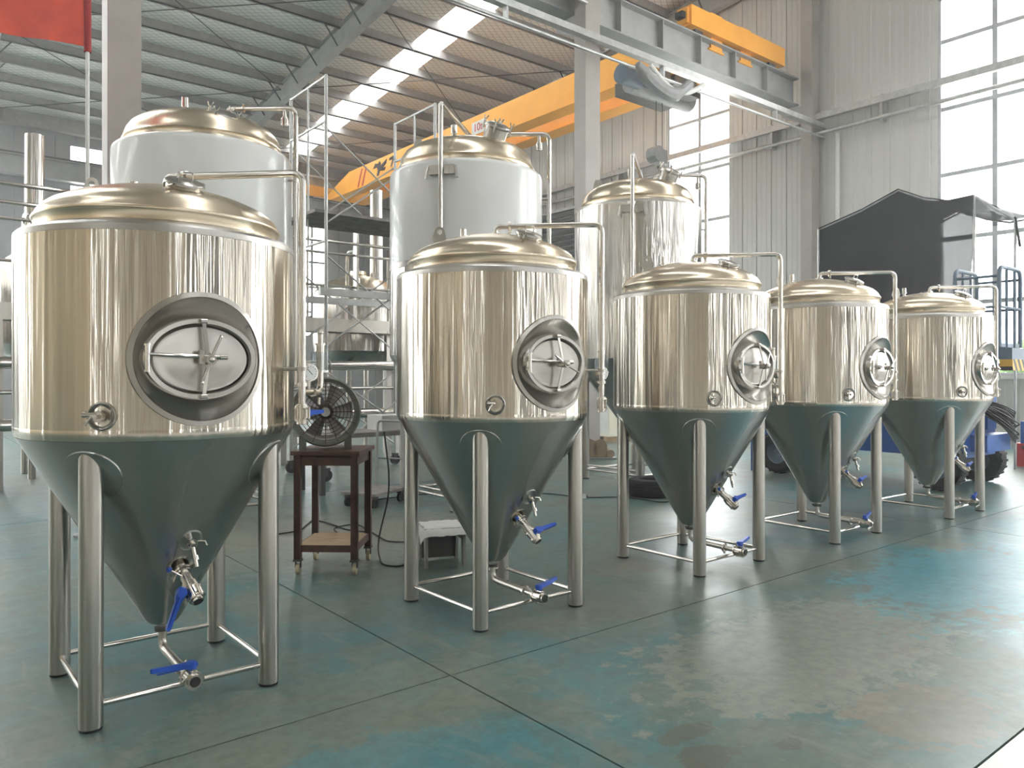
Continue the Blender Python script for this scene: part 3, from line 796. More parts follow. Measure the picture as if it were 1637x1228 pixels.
    m = MB().cyl((-.08, .22, 2.38), (-.08, .22, 2.43), .014); m.cyl((-.08, .22, 2.43), (-.08, .22, 2.485), .021, n=18); m.cyl((-.08, .22, 2.425), (-.08, .22, 2.432), .026, n=18)
    m.build('vent_nozzle', M['polish'], root)
    # round hatch on the head
    HM = T(.0, -.36, 2.362) @ RX(R(24))
    m = MB().lathe([(.074, -.02), (.074, .006), (.086, .008), (.088, .016), (.086, .024), (.07, .030), (.03, .036), (0, .037)], 40, HM)
    ht = m.build('hatch', M['dish'], root, 40)
    MB().tube(fillet([(-.032, 0, .03), (-.032, 0, .068), (.032, 0, .068), (.032, 0, .03)], .01, 3), .0035, 8).build('hatch_handle', M['polish'], ht, mtx=HM)
    m = MB().cyl((-.07, -.06, .014), (-.1, -.085, .014), .007); m.box((-.098, -.083, .016), (.03, .012, .022), Matrix.Rotation(R(40), 3, 'Z')); m.build('hatch_latch', M['polish'], ht, mtx=HM)
    MB().box((.085, .03, .012), (.024, .03, .022)).build('hatch_hinge', M['polish'], ht, mtx=HM)
    # cleaning arm: over the head and down beside the shell
    e = Vector((math.cos(R(-45)), math.sin(R(-45)), 0)); tg = Vector((-e.y, e.x, 0))
    N0 = e*.02+Vector((0, 0, 2.40)); zt = 2.478; rp = .715
    path = fillet([N0, N0+Vector((0, 0, zt-2.40)), e*rp+Vector((0, 0, zt)), e*rp+Vector((0, 0, 1.36))], .055, 8)
    arm = MB().tube(path, .0175, 16).build('cleaning_arm', M['polish'], root, 60)
    m = clamp(MB(), N0+Vector((0, 0, .025)), (0, 0, 1), .032); m.cyl(N0-Vector((0, 0, .02)), N0+Vector((0, 0, .02)), .0185)
    m.tube([N0+Vector((0, 0, .025))+tg*.03, N0+Vector((0, 0, .03))+tg*.075-e*.03], .008, 8); m.build('clamp', M['polish'], arm)
    clamp(MB(), e*.115+Vector((0, 0, zt)), e, .031).build('clamp', M['polish'], arm)
    m = MB().cyl(e*.62+Vector((0, 0, 1.53)), e*(rp-.01)+Vector((0, 0, 1.53)), .009); m.cyl(e*rp+Vector((0, 0, 1.52)), e*rp+Vector((0, 0, 1.54)), .024)
    m.build('arm_bracket', M['satin'], arm)
    clamp(MB(), e*rp+Vector((0, 0, 1.455)), (0, 0, 1), .027).build('clamp', M['polish'], arm)
    vp = e*rp+Vector((0, 0, 1.315))
    butterfly(MB(), vp, (0, 0, -1), .033).build('valve_body', M['polish'], arm)
    MB().cyl(vp-Vector((0, 0, .0515)), vp-Vector((0, 0, .0535)), .02, n=16).build('bore_shade_disc', BORE_SHADE, arm)
    link('valve_handle', LEVER, arm, T(*(vp+tg*.055)) @ RZ(math.atan2(tg.y, tg.x)) @ RX(R(90)))
    # gauge branch with pressure relief
    b0 = e*rp+Vector((0, 0, 1.415)); b1 = b0+tg*.25
    br = MB().tube(fillet([b0, b1, b1+Vector((0, 0, .16))], .06, 8), .0165, 14); br.cyl(b0+tg*.13-Vector((0, 0, 0)), b0+tg*.15, .023); br.cyl(b1-Vector((0, 0, .03))-tg*.02, b1-Vector((0, 0, .065))-tg*.02, .008)
    br = br.build('relief_branch', M['polish'], root, 50)
    q = b1+Vector((0, 0, .10))
    m = MB().cyl(q, q+Vector((0, 0, .012)), .05, n=24); m.cyl(q+Vector((0, 0, .0)), q+Vector((0, 0, .14)), .021, n=18); m.cyl(q+Vector((0, 0, .14)), q+Vector((0, 0, .15)), .027, n=18); m.cyl(q+Vector((0, 0, .15)), q+Vector((0, 0, .20)), .014); m.sphere(q+Vector((0, 0, .205)), .017)
    m.build('relief_valve', M['polish'], br)
    cup = MB(); cup.lathe([(.048, 0), (.05, .01), (.05, .105), (.0485, .105), (.047, .012), (.03, .011)], 32, T(*q)); cup.build('relief_cup', M['glass'], br)
    g0 = b0+tg*.085
    m = MB().cyl(g0, g0+Vector((0, 0, .06)), .008); m.cyl(g0+Vector((0, 0, .03)), g0+Vector((0, 0, .05)), .012, n=6)
    gd = (e*.75-tg*.66).normalized(); gc = g0+Vector((0, 0, .098))
    m.cyl(gc-gd*.022, gc+gd*.012, .041, n=28); m.cyl(gc+gd*.012, gc+gd*.018, .0425, n=28)
    ga = m.build('pressure_gauge', M['polish'], root)
    MB().cyl(gc+gd*.0175, gc+gd*.0195, .036, n=28).build('gauge_dial', M['dial'], ga)
    m = MB(); sd = gd.cross(Vector((0, 0, 1))).normalized()
    m.bar(gc+gd*.0205-(sd+Vector((0, 0, 1)))*.010, gc+gd*.0205+(sd+Vector((0, 0, 1)))*.019, .003, .001, up=gd)
    for k in range(11):
        an = R(-130+26*k); dv = sd*math.sin(an)+Vector((0, 0, 1))*math.cos(an); m.bar(gc+gd*.0205+dv*.027, gc+gd*.0205+dv*.033, .0025, .001, up=gd)
    m.build('gauge_marks', M['ink'], ga, 0)
    # ports on the cone, facing the front
    def cone_frame(z, dth=0):
        th = -PI/2+dth; r = cone_r(z); sl = math.hypot(.915, .532)
        nrm = Vector((math.cos(th)*.915/sl, math.sin(th)*.915/sl, -.532/sl))
        return Vector((r*math.cos(th), r*math.sin(th), z)), nrm
    c0, nn = cone_frame(.735, R(6))
    F = T(*c0) @ nn.to_track_quat('Z', 'Y').to_matrix().to_4x4()
    m = MB().lathe([(.058, -.02), (.058, .003), (.052, .006), (.046, .002), (0, .002)], 32, F); sp2 = m.build('cone_sample_port', M['cone'], root, 40)
    dn = (nn+Vector((0, 0, -.25))).normalized(); m = MB().cyl(c0, c0+nn*.045, .015); m.cyl(c0+nn*.02, c0+nn*.028, .026, n=18)
    m.cyl(c0+nn*.03, c0+nn*.03+Vector((.012, -.02, -.10)), .0095, n=12); m.cyl(c0+nn*.03+Vector((.008, -.012, -.05)), c0+nn*.03+Vector((.011, -.017, -.07)), .014, n=12); m.tube([c0+nn*.025+Vector((.02, 0, .01)), c0+nn*.035+Vector((.055, 0, .012)), c0+nn*.04+Vector((.06, -.005, -.005))], .005, 8)
    m.build('cone_sample_valve', M['polish'], sp2)
    c1, n1 = cone_frame(.60, R(3)); F = T(*c1) @ n1.to_track_quat('Z', 'Y').to_matrix().to_4x4()
    d1 = (n1+Vector((.15, 0, -.25))).normalized()
    m = MB().lathe([(.062, -.03), (.062, .003), (.05, .004), (.0, .004)], 32, F); m.cyl(c1, c1+d1*.12, .026, n=20)
    for k, rr in ((.022, .042), (.034, .038)): m.cyl(c1+d1*k, c1+d1*(k+.01), rr, n=22)
    m.tube([c1+d1*.03+Vector((-.035, 0, -.01)), c1+d1*.05+Vector((-.055, -.005, -.02)), c1+d1*.045+Vector((-.06, -.005, -.005))], .007, 8)
    m.cyl(c1+d1*.10, c1+d1*.115, .034, n=20)
    rv = m.build('racking_valve', M['polish'], root)
    vb = c1+d1*.155
    butterfly(MB(), vb, d1, .034).build('valve_body', M['polish'], rv)
    MB().cyl(vb+d1*.051, vb+d1*.0545, .021, n=16).build('bore_shade_disc', BORE_SHADE, rv)
    MB().tube([c1+d1*.07, c1+d1*.06+Vector((-.07, -.02, .045))], .0045, 8).build('rotating_lever', M['polish'], rv)
    MB().sphere(c1+d1*.06+Vector((-.078, -.022, .05)), .0135).build('lever_ball', M['blue'], rv)
    side = d1.cross(Vector((0, 0, 1))).normalized(); up = side.cross(d1).normalized()
    hp = vb+up*.048
    rh_ = link('valve_handle', LEVER, rv, T(*hp) @ Matrix(((*(-side),), (*(-d1),), (*up,))).transposed().to_4x4()); rh_['swing'] = 1
    # bottom outlet
    zo = .148
    ob = MB().tube(fillet([(0, 0, .27), (0, 0, zo+.01), (0, -.42, zo)], .08, 10), .0195, 16).build('bottom_outlet', M['satin'], root, 60)
    clamp(MB(), (0, 0, .252), (0, 0, 1), .037).build('clamp', M['dark'], ob)
    m = clamp(MB(), (0, -.33, zo), (0, 1, 0), .03); m.cyl((0, -.33, .105), (0, -.33, zo-.01), .009); m.build('outlet_support', M['satin'], ob)
    butterfly(MB(), (0, -.47, zo-.002), (0, -1, 0), .038).build('valve_body', M['polish'], ob)
    MB().cyl((0, -.521, zo-.002), (0, -.5245, zo-.002), .023, n=16).build('bore_shade_disc', BORE_SHADE, ob)
    bh = link('valve_handle', LEVER, ob, T(0, -.47, zo+.062)); bh['swing'] = 2
    return root

proto = make_fermenter()
def find(root, name, part):
    for o in bpy.data.objects:
        if o.parent and o.parent.parent is root and o.name.split('.')[0] == name and o.parent.name.split('.')[0] == part: return o
FERM = [((1.05, 4.04), 0, 180, 'down', 22, 'stainless conical fermenter beside the brown fan cart, its cone valve handle hanging down'),
        ((3.09, 4.02), 0, 0, None, -62, 'stainless conical fermenter with a small covered step stool behind its legs'),
        ((5.09, 3.97), 0, 0, None, 15, 'stainless conical fermenter in front of the lone tyre on the floor'),
        ((6.93, 3.90), 0, 0, None, 40, 'stainless conical fermenter in front of the black shade tent, fourth along the row'),
        ((9.00, 3.75), -1, 0, None, -30, 'stainless conical fermenter beside the blue wheeled lift, ending the row')]
bpy.context.view_layer.update()
roots = [proto]+[copy_tree(proto) for _ in FERM[1:]]
bpy.context.view_layer.update()
for r, (p, yaw, sw, rk, hd, L) in zip(roots, FERM):
    r.location = (*p, 0); r.rotation_euler.z = R(yaw); r['label'] = L; r['group'] = 'conical fermenters standing in a row'
    h = find(r, 'valve_handle', 'bottom_outlet'); h.matrix_local = h.matrix_local @ RZ(R(sw+(8 if sw else 12)))
    h = find(r, 'manway_handle', 'manway'); h.matrix_local = h.matrix_local @ RY(R(hd-22))
    if rk == 'down':
        h = find(r, 'valve_handle', 'racking_valve')
        h.matrix_local = T(-.018, -.38, .515) @ RZ(R(180)) @ RY(R(72)) @ RX(R(90))

# ---------------------------------------------------------------- tall tanks behind
def tall_tank(loc, label, film, front_pipe, seed):
    root = thing('tall_tank', label, 'tank', (*loc, 0)); Rb = .905; z0, z1 = 1.73, 3.86
    if film:
        zb = 2.78
        MB().lathe([(Rb, zb), (Rb, z1-.05), (Rb-.006, z1-.02), (Rb-.03, z1)], 96).build('film_wrap', M['film'], root, 40)
        MB().lathe([(Rb-.002, zb-.07), (Rb+.004, zb-.068), (Rb+.004, zb-.002), (Rb-.002, zb)], 96).build('weld_band', M['band'], root, 40)
        MB().lathe([(Rb, z0), (Rb, zb-.07)], 96).build('shell', M['film'] if film == 2 else M['shell_far'], root, 40)
    else:
        MB().lathe([(Rb, z0), (Rb, z1-.04)], 96).build('shell', M['shell_far'], root, 40)
        MB().lathe([(Rb, z1-.04), (Rb-.005, z1-.015), (Rb-.03, z1)], 96).build('shell_shoulder', M['band'], root, 40)
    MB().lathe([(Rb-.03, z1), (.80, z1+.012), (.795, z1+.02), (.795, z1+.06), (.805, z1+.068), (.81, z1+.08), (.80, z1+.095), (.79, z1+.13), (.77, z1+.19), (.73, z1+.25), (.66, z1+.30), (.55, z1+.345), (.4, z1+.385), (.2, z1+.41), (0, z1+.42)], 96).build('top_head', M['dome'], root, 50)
    MB().lathe([(Rb, z0), (Rb-.01, z0-.03), (.1, .62), (.08, .60), (0, .60)], 96).build('cone', M['cone'], root, 40)
    a, lr = .53, .058
    for sx in (-1, 1):
        for sy in (-1, 1):
            MB().cyl((sx*a, sy*a, 0), (sx*a, sy*a, 1.5), lr, n=20).build('leg', M['satin'], root)
            MB().cyl((sx*a, sy*a, 0), (sx*a, sy*a, .012), lr+.002, n=20).build('foot_pad', M['black'], root)
    for p, q in (((-a, -a), (a, -a)), ((-a, a), (a, a)), ((-a, -a), (-a, a)), ((a, -a), (a, a))):
        for z in ((.14,) if p[1] == q[1] else (.14, .2)): MB().cyl((*p, z), (*q, z), .017).build('stretcher', M['satin'], root)
    # nozzle, lugs
    zt = z1+.42
    m = MB().cyl((-.22, -.06, zt-.03), (-.22, -.06, zt+.06), .025); m.cyl((-.22, -.06, zt+.05), (-.22, -.06, zt+.15), .036, n=18); m.build('vent_nozzle', M['polish'], root)
    for x, y, rz in ((-.45, .35, R(-39)), (.42, -.12, R(-39))):
        k = MB().prism([(-.07, -.06), (.07, -.06), (.05, .06), (.03, .1), (-.03, .1), (-.05, .06)], lambda p, q, t: (p, t-.006, q), .012); k.build('lifting_lug', M['satin'], root, 0, T(x, y, zt-.06) @ RZ(rz))
    # shadowless manway pot on the head, facing the front
    PMt = T(0, -.52, z1+(.30 if front_pipe else .13)) @ RX(R(28))
    m = MB().lathe([(.13, -.06), (.13, .16), (.15, .165), (.155, .18), (.15, .20), (.09, .225), (0, .235)], 32, PMt); pot = m.build('top_port', M['dish'], root, 40)
    for k in range(4):
        an = PI/4+k*PI/2; c = Vector((.155*math.cos(an), .155*math.sin(an), .18))
        MB().cyl(c-Vector((0, 0, .05)), c+Vector((0, 0, .05)), .012, n=8).tube(fillet([c+Vector((-.03, 0, .09)), c+Vector((-.01, 0, .05)), c+Vector((.01, 0, .05)), c+Vector((.03, 0, .09))], .01, 3), .007, 6).build('wing_bolt', M['polish'], pot, mtx=PMt)
    # cleaning arm down the right side
    e = Vector((math.cos(R(-40)), math.sin(R(-40)), 0)); rp = Rb+.085
    arm = MB().tube(fillet([e*.25+Vector((0, 0, zt-.04)), e*.25+Vector((0, 0, zt+.1)), e*rp+Vector((0, 0, zt+.1)), e*rp+Vector((0, 0, 1.4))], .09, 8), .026, 14).build('cleaning_arm', M['polish'], root, 60)
    clamp(MB(), e*.42+Vector((0, 0, zt+.1)), e, .042).build('clamp', M['polish'], arm)
    for z in (3.6, 2.5): MB().cyl(e*(Rb-.01)+Vector((0, 0, z)), e*(rp+.01)+Vector((0, 0, z)), .012).build('arm_bracket', M['satin'], arm)
    tv = e*(rp-.12)+Vector((0, 0, zt+.0)); m = MB().cyl(tv+Vector((0, 0, .1)), tv-Vector((0, 0, .10)), .018); butterfly(m, tv-Vector((0, 0, .05)), (0, 0, 1), .036); m.build('arm_valve', M['polish'], arm)
    if front_pipe:
        d = Vector((math.cos(R(218)), math.sin(R(218)), 0)); rq = Rb+.07
        fp = MB().tube(fillet([d*.05+Vector((.1, 0, zt-.03)), d*.05+Vector((.1, 0, zt+.06)), d*rq+Vector((0, 0, zt+.15)), d*rq+Vector((0, 0, 1.5))], .05, 6), .026, 14).build('front_pipe', M['polish'], root, 60)
        MB().cyl(d*(Rb-.01)+Vector((0, 0, 3.72)), d*(rq+.02)+Vector((0, 0, 3.72)), .014).build('pipe_bracket', M['satin'], fp)
        tgd = Vector((-d.y, d.x, 0)); m = MB()
        for s in (-1, 1):
            m.bar(d*(Rb+.012)+Vector((0, 0, 3.72))+tgd*s*.03, d*(Rb+.012)+Vector((0, 0, 3.72))+tgd*s*.14, .06, .10, up=(0, 0, 1))
            m.cyl(d*(Rb+.03)+Vector((0, 0, 3.76))+tgd*s*.15, d*(Rb+.05)+Vector((0, 0, 3.62))+tgd*s*.18, .014)
        m.build('wall_clip', M['satin'], fp)
    return root
BT = [((2.65, 8.55), 'tall tank wrapped in pale grey film, standing in front of the flag-side column', 2, False),
      ((5.37, 7.50), 'tall tank wrapped in pale grey film with a steel pipe down its front', 1, True),
      ((8.40, 7.50), 'tall bare stainless tank standing by the column and narrow window', 0, True)]
for i, (p, L, fm, fp) in enumerate(BT): tall_tank(p, L, fm, fp, i)['group'] = 'tall tanks behind the fermenters'
# ---------------------------------------------------------------- scaffold tower
sf = thing('scaffold_tower', 'grey tube scaffold tower with cross braces and a plank deck', 'scaffold', (4.8, 10.1, 0))
SX, SY, ST = 1.83, 1.22, 5.75
for x in (0, SX):
    for y in (0, SY):
        MB().cyl((x, y, .19), (x, y, ST), .024, n=10).build('post', M['galv'], sf)
        c = MB().mm((x-.05, y-.035, .16), (x+.05, y+.035, .19)).mm((x-.03, y-.03, .07), (x+.02, y-.024, .16)).mm((x-.03, y+.024, .07), (x+.02, y+.03, .16)).build('caster', M['dark'], sf, 0)
        MB().cyl((x, y-.022, .085), (x, y+.022, .085), .085, n=20).build('wheel', M['black'], c)
    for z in (1.7, 3.4, 5.1, ST-.02): MB().cyl((x, 0, z), (x, SY, z), .02, n=8).build('ledger', M['galv'], sf)
    for k in (.6,): MB().cyl((x, k, 3.4), (x, k, ST), .016, n=8).build('ladder_rail', M['galv'], sf)
for y in (0, SY):
    for z0, z1 in ((.35, 1.55), (1.9, 3.2), (3.65, 5.0)):
        MB().cyl((0, y, z1), (SX, y, z0), .013, n=8).build('cross_brace', M['galv'], sf)
        MB().cyl((0, y+.03, z0), (SX, y+.03, z1), .013, n=8).build('cross_brace', M['galv'], sf)
    for z in (2.68,): MB().mm((-.1, y-.03, z-.05), (SX+.1, y+.03, z+.05)).build('side_rail', M['galv'], sf, 0)
for k in range(4): MB().mm((-.15, .04+k*.29, 3.80), (SX+.15, .04+k*.29+.26, 3.845)).build('plank', M['plank'], sf, 0)

# ---------------------------------------------------------------- brewhouse platform, kettles, headers
bp = thing('brewhouse_platform', 'narrow steel brewhouse walkway with railing behind the scaffold tower', 'platform', (0, 0, 0))
PU0, PU1, PV0, PV1, PZ = -3.0, 9.2, 11.95, 12.38, 2.45
MB().mm((PU0, PV0, PZ-.03), (PU1, PV1, PZ)).build('deck', M['galv'], bp, 0)
for v in (PV0, PV1): MB().mm((PU0, v-.05, PZ-.22), (PU1, v+.05, PZ)).build('deck_beam', M['satin'], bp, 0)
u = PU0+.1
while u <= PU1:
    for v in (PV0, PV1): MB().mm((u-.05, v-.05, 0), (u+.05, v+.05, PZ-.22)).build('post', M['satin'], bp, 0)
    u += 2.0
u = PU0+.1
while u <= PU1:
    MB().cyl((u, PV0, PZ), (u, PV0, PZ+1.1), .02, n=8).build('rail_post', M['satin'], bp); u += .75
for z in (.55, 1.1): MB().cyl((PU0, PV0, PZ+z), (PU1, PV0, PZ+z), .024, n=10).build('rail', M['satin'], bp)
hp_ = thing('pipe_rack', 'rack of thick and thin stainless header pipes below the brewhouse platform', 'pipe rack', (0, 11.7, 0))
for u in (PU0+.3, 2.1, 4.4, PU1-.3): MB().mm((u-.025, -.025, 0), (u+.025, .025, 1.6)).build('pipe_stand', M['satin'], hp_, 0)
for z, r in ((1.66, .08), (.86, .08), (1.28, .03)):
    q = MB().cyl((PU0, 0, z), (PU1, 0, z), r, n=20).build('header_pipe', M['polish'], hp_)
    u = PU0+.6
    while u < PU1: MB().cyl((u-.01, 0, z), (u+.01, 0, z), r+.02, n=20).build('flange', M['satin'], q); u += 2.0
def kettle(u, v, flue, label):
    k = thing('brew_kettle', label, 'kettle', (u, v, 0)); Rk = .85
    MB().lathe([(Rk, 1.95), (Rk, 3.05), (Rk-.03, 3.10)], 64).build('shell', M['shell_far'], k, 40)
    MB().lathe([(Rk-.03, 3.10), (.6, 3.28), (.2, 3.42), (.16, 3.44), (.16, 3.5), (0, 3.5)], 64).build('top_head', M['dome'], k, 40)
    MB().lathe([(Rk, 1.95), (Rk-.1, 1.82), (.3, 1.65), (0, 1.62)], 64).build('bottom_dish', M['cone'], k, 40)
    for a in (45, 135, 225, 315): MB().cyl((.55*math.cos(R(a)), .55*math.sin(R(a)), 0), (.55*math.cos(R(a)), .55*math.sin(R(a)), 1.86), .05, n=14).build('leg', M['satin'], k)
    m = MB().tube(fillet([(-.5, -.55, 3.15), (-.5, -.55, 3.75), (-.5, -.92, 3.75), (-.5, -.92, 2.6)], .12), .035); m.build('vapour_pipe', M['polish'], k)
    m = MB(); butterfly(m, (-.5, -.92, 3.2), (0, 0, 1), .06); m.build('valve', M['polish'], k)
    if flue:
        fx, fy, fz = flue; MB().lathe([(.125, 3.3), (.125, fz), (.11, fz), (.11, 3.3)], 32, T(fx, fy, 0)).build('flue', M['shell_far'], k, 40)
kettle(7.05, 13.45, (.35, -.10, 5.1), 'stainless brew kettle with a tall flue beyond the scaffold tower')
kettle(4.7, 13.45, None, 'stainless brew kettle without a flue between the two others')
kettle(2.0, 13.45, (-.35, -.35, 5.0), 'stainless brew kettle with a tall flue near the red flag pole')
kettle(-.4, 13.45, None, 'stainless brew kettle at the open left end of the platform')
MB_ = MB().cyl((-3, 11.85, 4.0), (9, 11.85, 3.95), .03, n=10); q = bp; MB_.build('pipe_run', M['polish'], q)
MB().cyl((-3, 11.85, 3.75), (9, 11.85, 3.72), .03, n=10).build('pipe_run', M['polish'], q)
for u in (-2.5, 2, 6.2, 8.8): MB().mm((u-.02, 11.83, PZ), (u+.02, 11.95, 4.0)).build('pipe_stand', M['satin'], q, 0)
# a box of cartons, red cylinder behind
def simple_box(name, label, cat, c, d, mt, lid=None, rz=0):
    t = thing(name, label, cat, (c[0], c[1], 0), rz)
    MB().mm((-d[0]/2, -d[1]/2, c[2]), (d[0]/2, d[1]/2, c[2]+d[2])).build('body', mt, t, 0)
    if lid: MB().mm((-d[0]/2-.02, -d[1]/2-.02, c[2]+d[2]), (d[0]/2+.02, d[1]/2+.02, c[2]+d[2]+.04)).build('lid', lid, t, 0)
    return t
tb = thing('work_table', 'low steel work table under the brewhouse headers', 'table', (5.3, 9.25, 0))
MB().mm((-1.2, -.35, .70), (1.2, .35, .76)).build('table_top', M['plank'], tb, 0)
for sx in (-1.1, 1.1):
    for sy in (-.3, .3): MB().mm((sx-.03, sy-.03, 0), (sx+.03, sy+.03, .70)).build('leg', M['dark'], tb, 0)
cx = simple_box('storage_crate', 'white crate standing on the low work table', 'crate', (5.35, 9.25, .76), (.5, .4, .2), M['white'])
for k, (x, h) in enumerate(((8.6, 1.25), (9.0, 1.3))):
    g = thing('gas_cylinder', ('red gas cylinder beyond the scaffold tower', 'red gas cylinder next to the dark pipe rack')[k], 'cylinder', (x, 12.6, 0))
    MB().lathe([(.11, 0), (.115, .02), (.115, h-.2), (.09, h-.1), (.04, h-.04), (.04, h)], 20).build('body', M['redpaint'], g, 40)
    MB().cyl((0, 0, h), (0, 0, h+.08), .025).build('valve', M['polish'], g)

# ---------------------------------------------------------------- fan on its cart
fc = thing('fan_cart', 'brown angle-iron cart on casters carrying the drum fan', 'cart', (*uv(-1.39, 6.02), 0), -YAW+R(-2))
W2, D2, HT = .215, .23, .93
for sx in (-1, 1):
    for sy in (-1, 1):
        x, y = sx*W2, sy*D2
        m = MB().mm((x-.025, y-.025, .115), (x+.025, y-sy*.02, HT-.02)); m.mm((x-sx*.02, y-.025, .115), (x+sx*.025, y+.025, HT-.02)); m.build('leg', M['rust'], fc, 0)
        m = MB().mm((x-.03, y-.03, .10), (x+.03, y+.03, .115)); m.mm((x-.022, y-.004, .05), (x-.014, y+.02, .10)); m.mm((x+.014, y-.004, .05), (x+.022, y+.02, .10)); c = m.build('caster', M['dark'], fc, 0)
        MB().cyl((x-.013, y+.012, .04), (x+.013, y+.012, .04), .04, n=18).build('wheel', mat('cream_wheel', (.55, .48, .33), .5), c)
for z0, z1 in ((.17, .22), (HT-.11, HT-.045)):
    for s in (-1, 1):
        MB().mm((-W2-.02, s*D2-.012, z0), (W2+.02, s*D2+.012, z1)).build('rail', M['rust'], fc, 0)
        MB().mm((s*W2-.012, -D2, z0), (s*W2+.012, D2, z1)).build('rail', M['rust'], fc, 0)
MB().mm((-W2, -D2, .205), (W2, D2, .222)).build('shelf', M['wood'], fc, 0)
MB().mm((-W2-.045, -D2-.04, HT-.03), (W2+.045, D2+.04, HT)).build('top_plate', M['rust'], fc, 0)
fn = thing('drum_fan', 'round olive drum fan with wire guard on the brown cart', 'fan', (*uv(-1.45, 5.98), HT), -YAW+R(14))
RF, zc = .255, .29
m = MB()
prof_f = [(RF-.03, -.12), (RF, -.125), (RF+.012, -.10), (RF, -.08), (RF, .08), (RF+.012, .10), (RF, .125), (RF-.03, .12), (RF-.02, .07), (RF-.02, -.07), (RF-.03, -.12)]
m.lathe(prof_f, 48, T(0, 0, zc) @ RX(R(90))); m.build('drum', M['olive'], fn, 40)
m = MB()
for k in range(1, 9):
    r = RF*k/9.3; m.tube([(r*math.cos(2*PI*i/40), -.118, zc+r*math.sin(2*PI*i/40)) for i in range(40)], .0028, 5, closed=True)
for k in range(8):
    a = PI*k/8; m.cyl((-RF*.96*math.cos(a), -.122, zc-RF*.96*math.sin(a)), (RF*.96*math.cos(a), -.122, zc+RF*.96*math.sin(a)), .003, n=5)
m.build('wire_guard', M['rust'], fn)
MB().cyl((0, -.13, zc), (0, -.115, zc), .035, n=20).build('guard_badge', M['galv'], fn)
MB().cyl((0, -.04, zc), (0, .14, zc), .06, n=20).build('motor', M['dark'], fn)
for k in range(6):
    a = 2*PI*k/6; m = MB(); ca, sa = math.cos(a), math.sin(a)
    def bl(r, w, d): return (r*ca-w*sa, d, zc+r*sa+w*ca)
    m.add([bl(.05, -.03, -.05), bl(.05, .03, -.01), bl(.2, .07, 0), bl(.21, -.05, -.07), bl(.05, -.03, -.045), bl(.05, .03, -.005), bl(.2, .07, .005), bl(.21, -.05, -.065)], [(0,1,2,3),(4,7,6,5),(0,4,5,1),(1,5,6,2),(2,6,7,3),(3,7,4,0)])
    m.build('blade', M['galv'], fn, 0)
for s in (-1, 1): MB().mm((s*.17-.025, -.12, 0), (s*.17+.025, .12, .11)).build('foot', M['olive'], fn, 0)
cp = uv(-1.02, 6.14)
def cable(label, pts, r=.007):
    return tag(MB().tube(fillet(pts, .25, 5), r, 6).build('power_cable', M['black']), label, 'cable')
cable('black cable hanging from the drum fan to the floor', [(cp[0], cp[1], 1.05), (cp[0]+.05, cp[1]-.02, .6), (*at(602, 882)[:2], .05), (*at(610, 905)[:2], .008), (*at(640, 908)[:2], .008), (*at(670, 890)[:2], .008)])
cable('tangled black cable on the floor behind the brown cart', [(*at(px, py)[:2], .008) for px, py in ((445, 855), (480, 850), (500, 832), (520, 836), (560, 850), (600, 852), (545, 858), (530, 845), (570, 838), (620, 868), (660, 868))])
cable('thin black cable trailing under the tall tanks', [(*at(px, py)[:2], .008) for px, py in ((600, 800), (680, 790), (760, 796), (850, 790), (880, 790), (930, 797), (1000, 795), (1060, 805), (1080, 800))], .006)
pg = at(930, 797); t = thing('plug_socket', 'small white plug block on the cable between two fermenters', 'plug', (pg.x, pg.y, 0)); MB().mm((-.05, -.03, 0), (.05, .03, .05)).build('body', M['white'], t, 0); MB().mm((.05, -.015, .01), (.08, .015, .035)).build('plug_head', M['black'], t, 0)

# ---------------------------------------------------------------- hand trolley
p = at(597, 806); tr = thing('platform_trolley', 'small platform trolley with a tube push handle', 'trolley', (p.x, p.y, 0), -YAW+R(-25))
MB().mm((-.24, -.30, .14), (.24, .36, .17)).build('deck', M['plank'], tr, 0)
MB().tube(fillet([(-.19, .32, .15), (-.19, .36, .95), (.19, .36, .95), (.19, .32, .15)], .06), .015, 10).build('push_handle', M['galv'], tr)
MB().cyl((-.19, .35, .5), (.19, .35, .5), .01, n=8).build('handle_bar', M['galv'], tr)
for sx in (-1, 1):
    for sy in (-.24, .29):
        c = MB().mm((sx*.18-.03, sy-.03, .10), (sx*.18+.03, sy+.03, .14)).build('caster', M['dark'], tr, 0)
        MB().cyl((sx*.18-.015, sy, .055), (sx*.18+.015, sy, .055), .055, n=18).build('wheel', M['black'], c)

# ---------------------------------------------------------------- step stool behind the second fermenter
p = at(712, 905); st = thing('step_stool', 'small grey step stool draped with a dusty sheet', 'stool', (p.x+.03, p.y+.10, 0), -YAW+R(18))
for s in (-1, 1): MB().prism([(-.16, 0), (-.10, 0), (-.08, .20), (.08, .20), (.10, 0), (.16, 0), (.15, .30), (-.15, .30)], lambda a, b, t, s=s: (s*.15+t-.01, a, b), .02).build('side_panel', M['grey'], st, 0)
MB().mm((-.14, .12, .02), (.14, .14, .30)).build('back_panel', M['dark'], st, 0)
m = MB(); n = 14; rnd = random.Random(3); vs = []
for j in range(n+1):
    for i in range(n+1):
        x, y = (i/n-.5)*.42, (j/n-.5)*.40; z = .312+rnd.uniform(-.003, .004)
        ex = max(0, abs(x)-.175)+max(0, abs(y)-.165); vs.append((x, y, z-ex*1.6))
m.add(vs, [(j*(n+1)+i, j*(n+1)+i+1, (j+1)*(n+1)+i+1, (j+1)*(n+1)+i) for j in range(n) for i in range(n)]); m.build('dust_sheet', M['white'], st, 60)
MB().mm((-.17, -.16, .295), (.17, .16, .309)).build('step_top', M['grey'], st, 0)

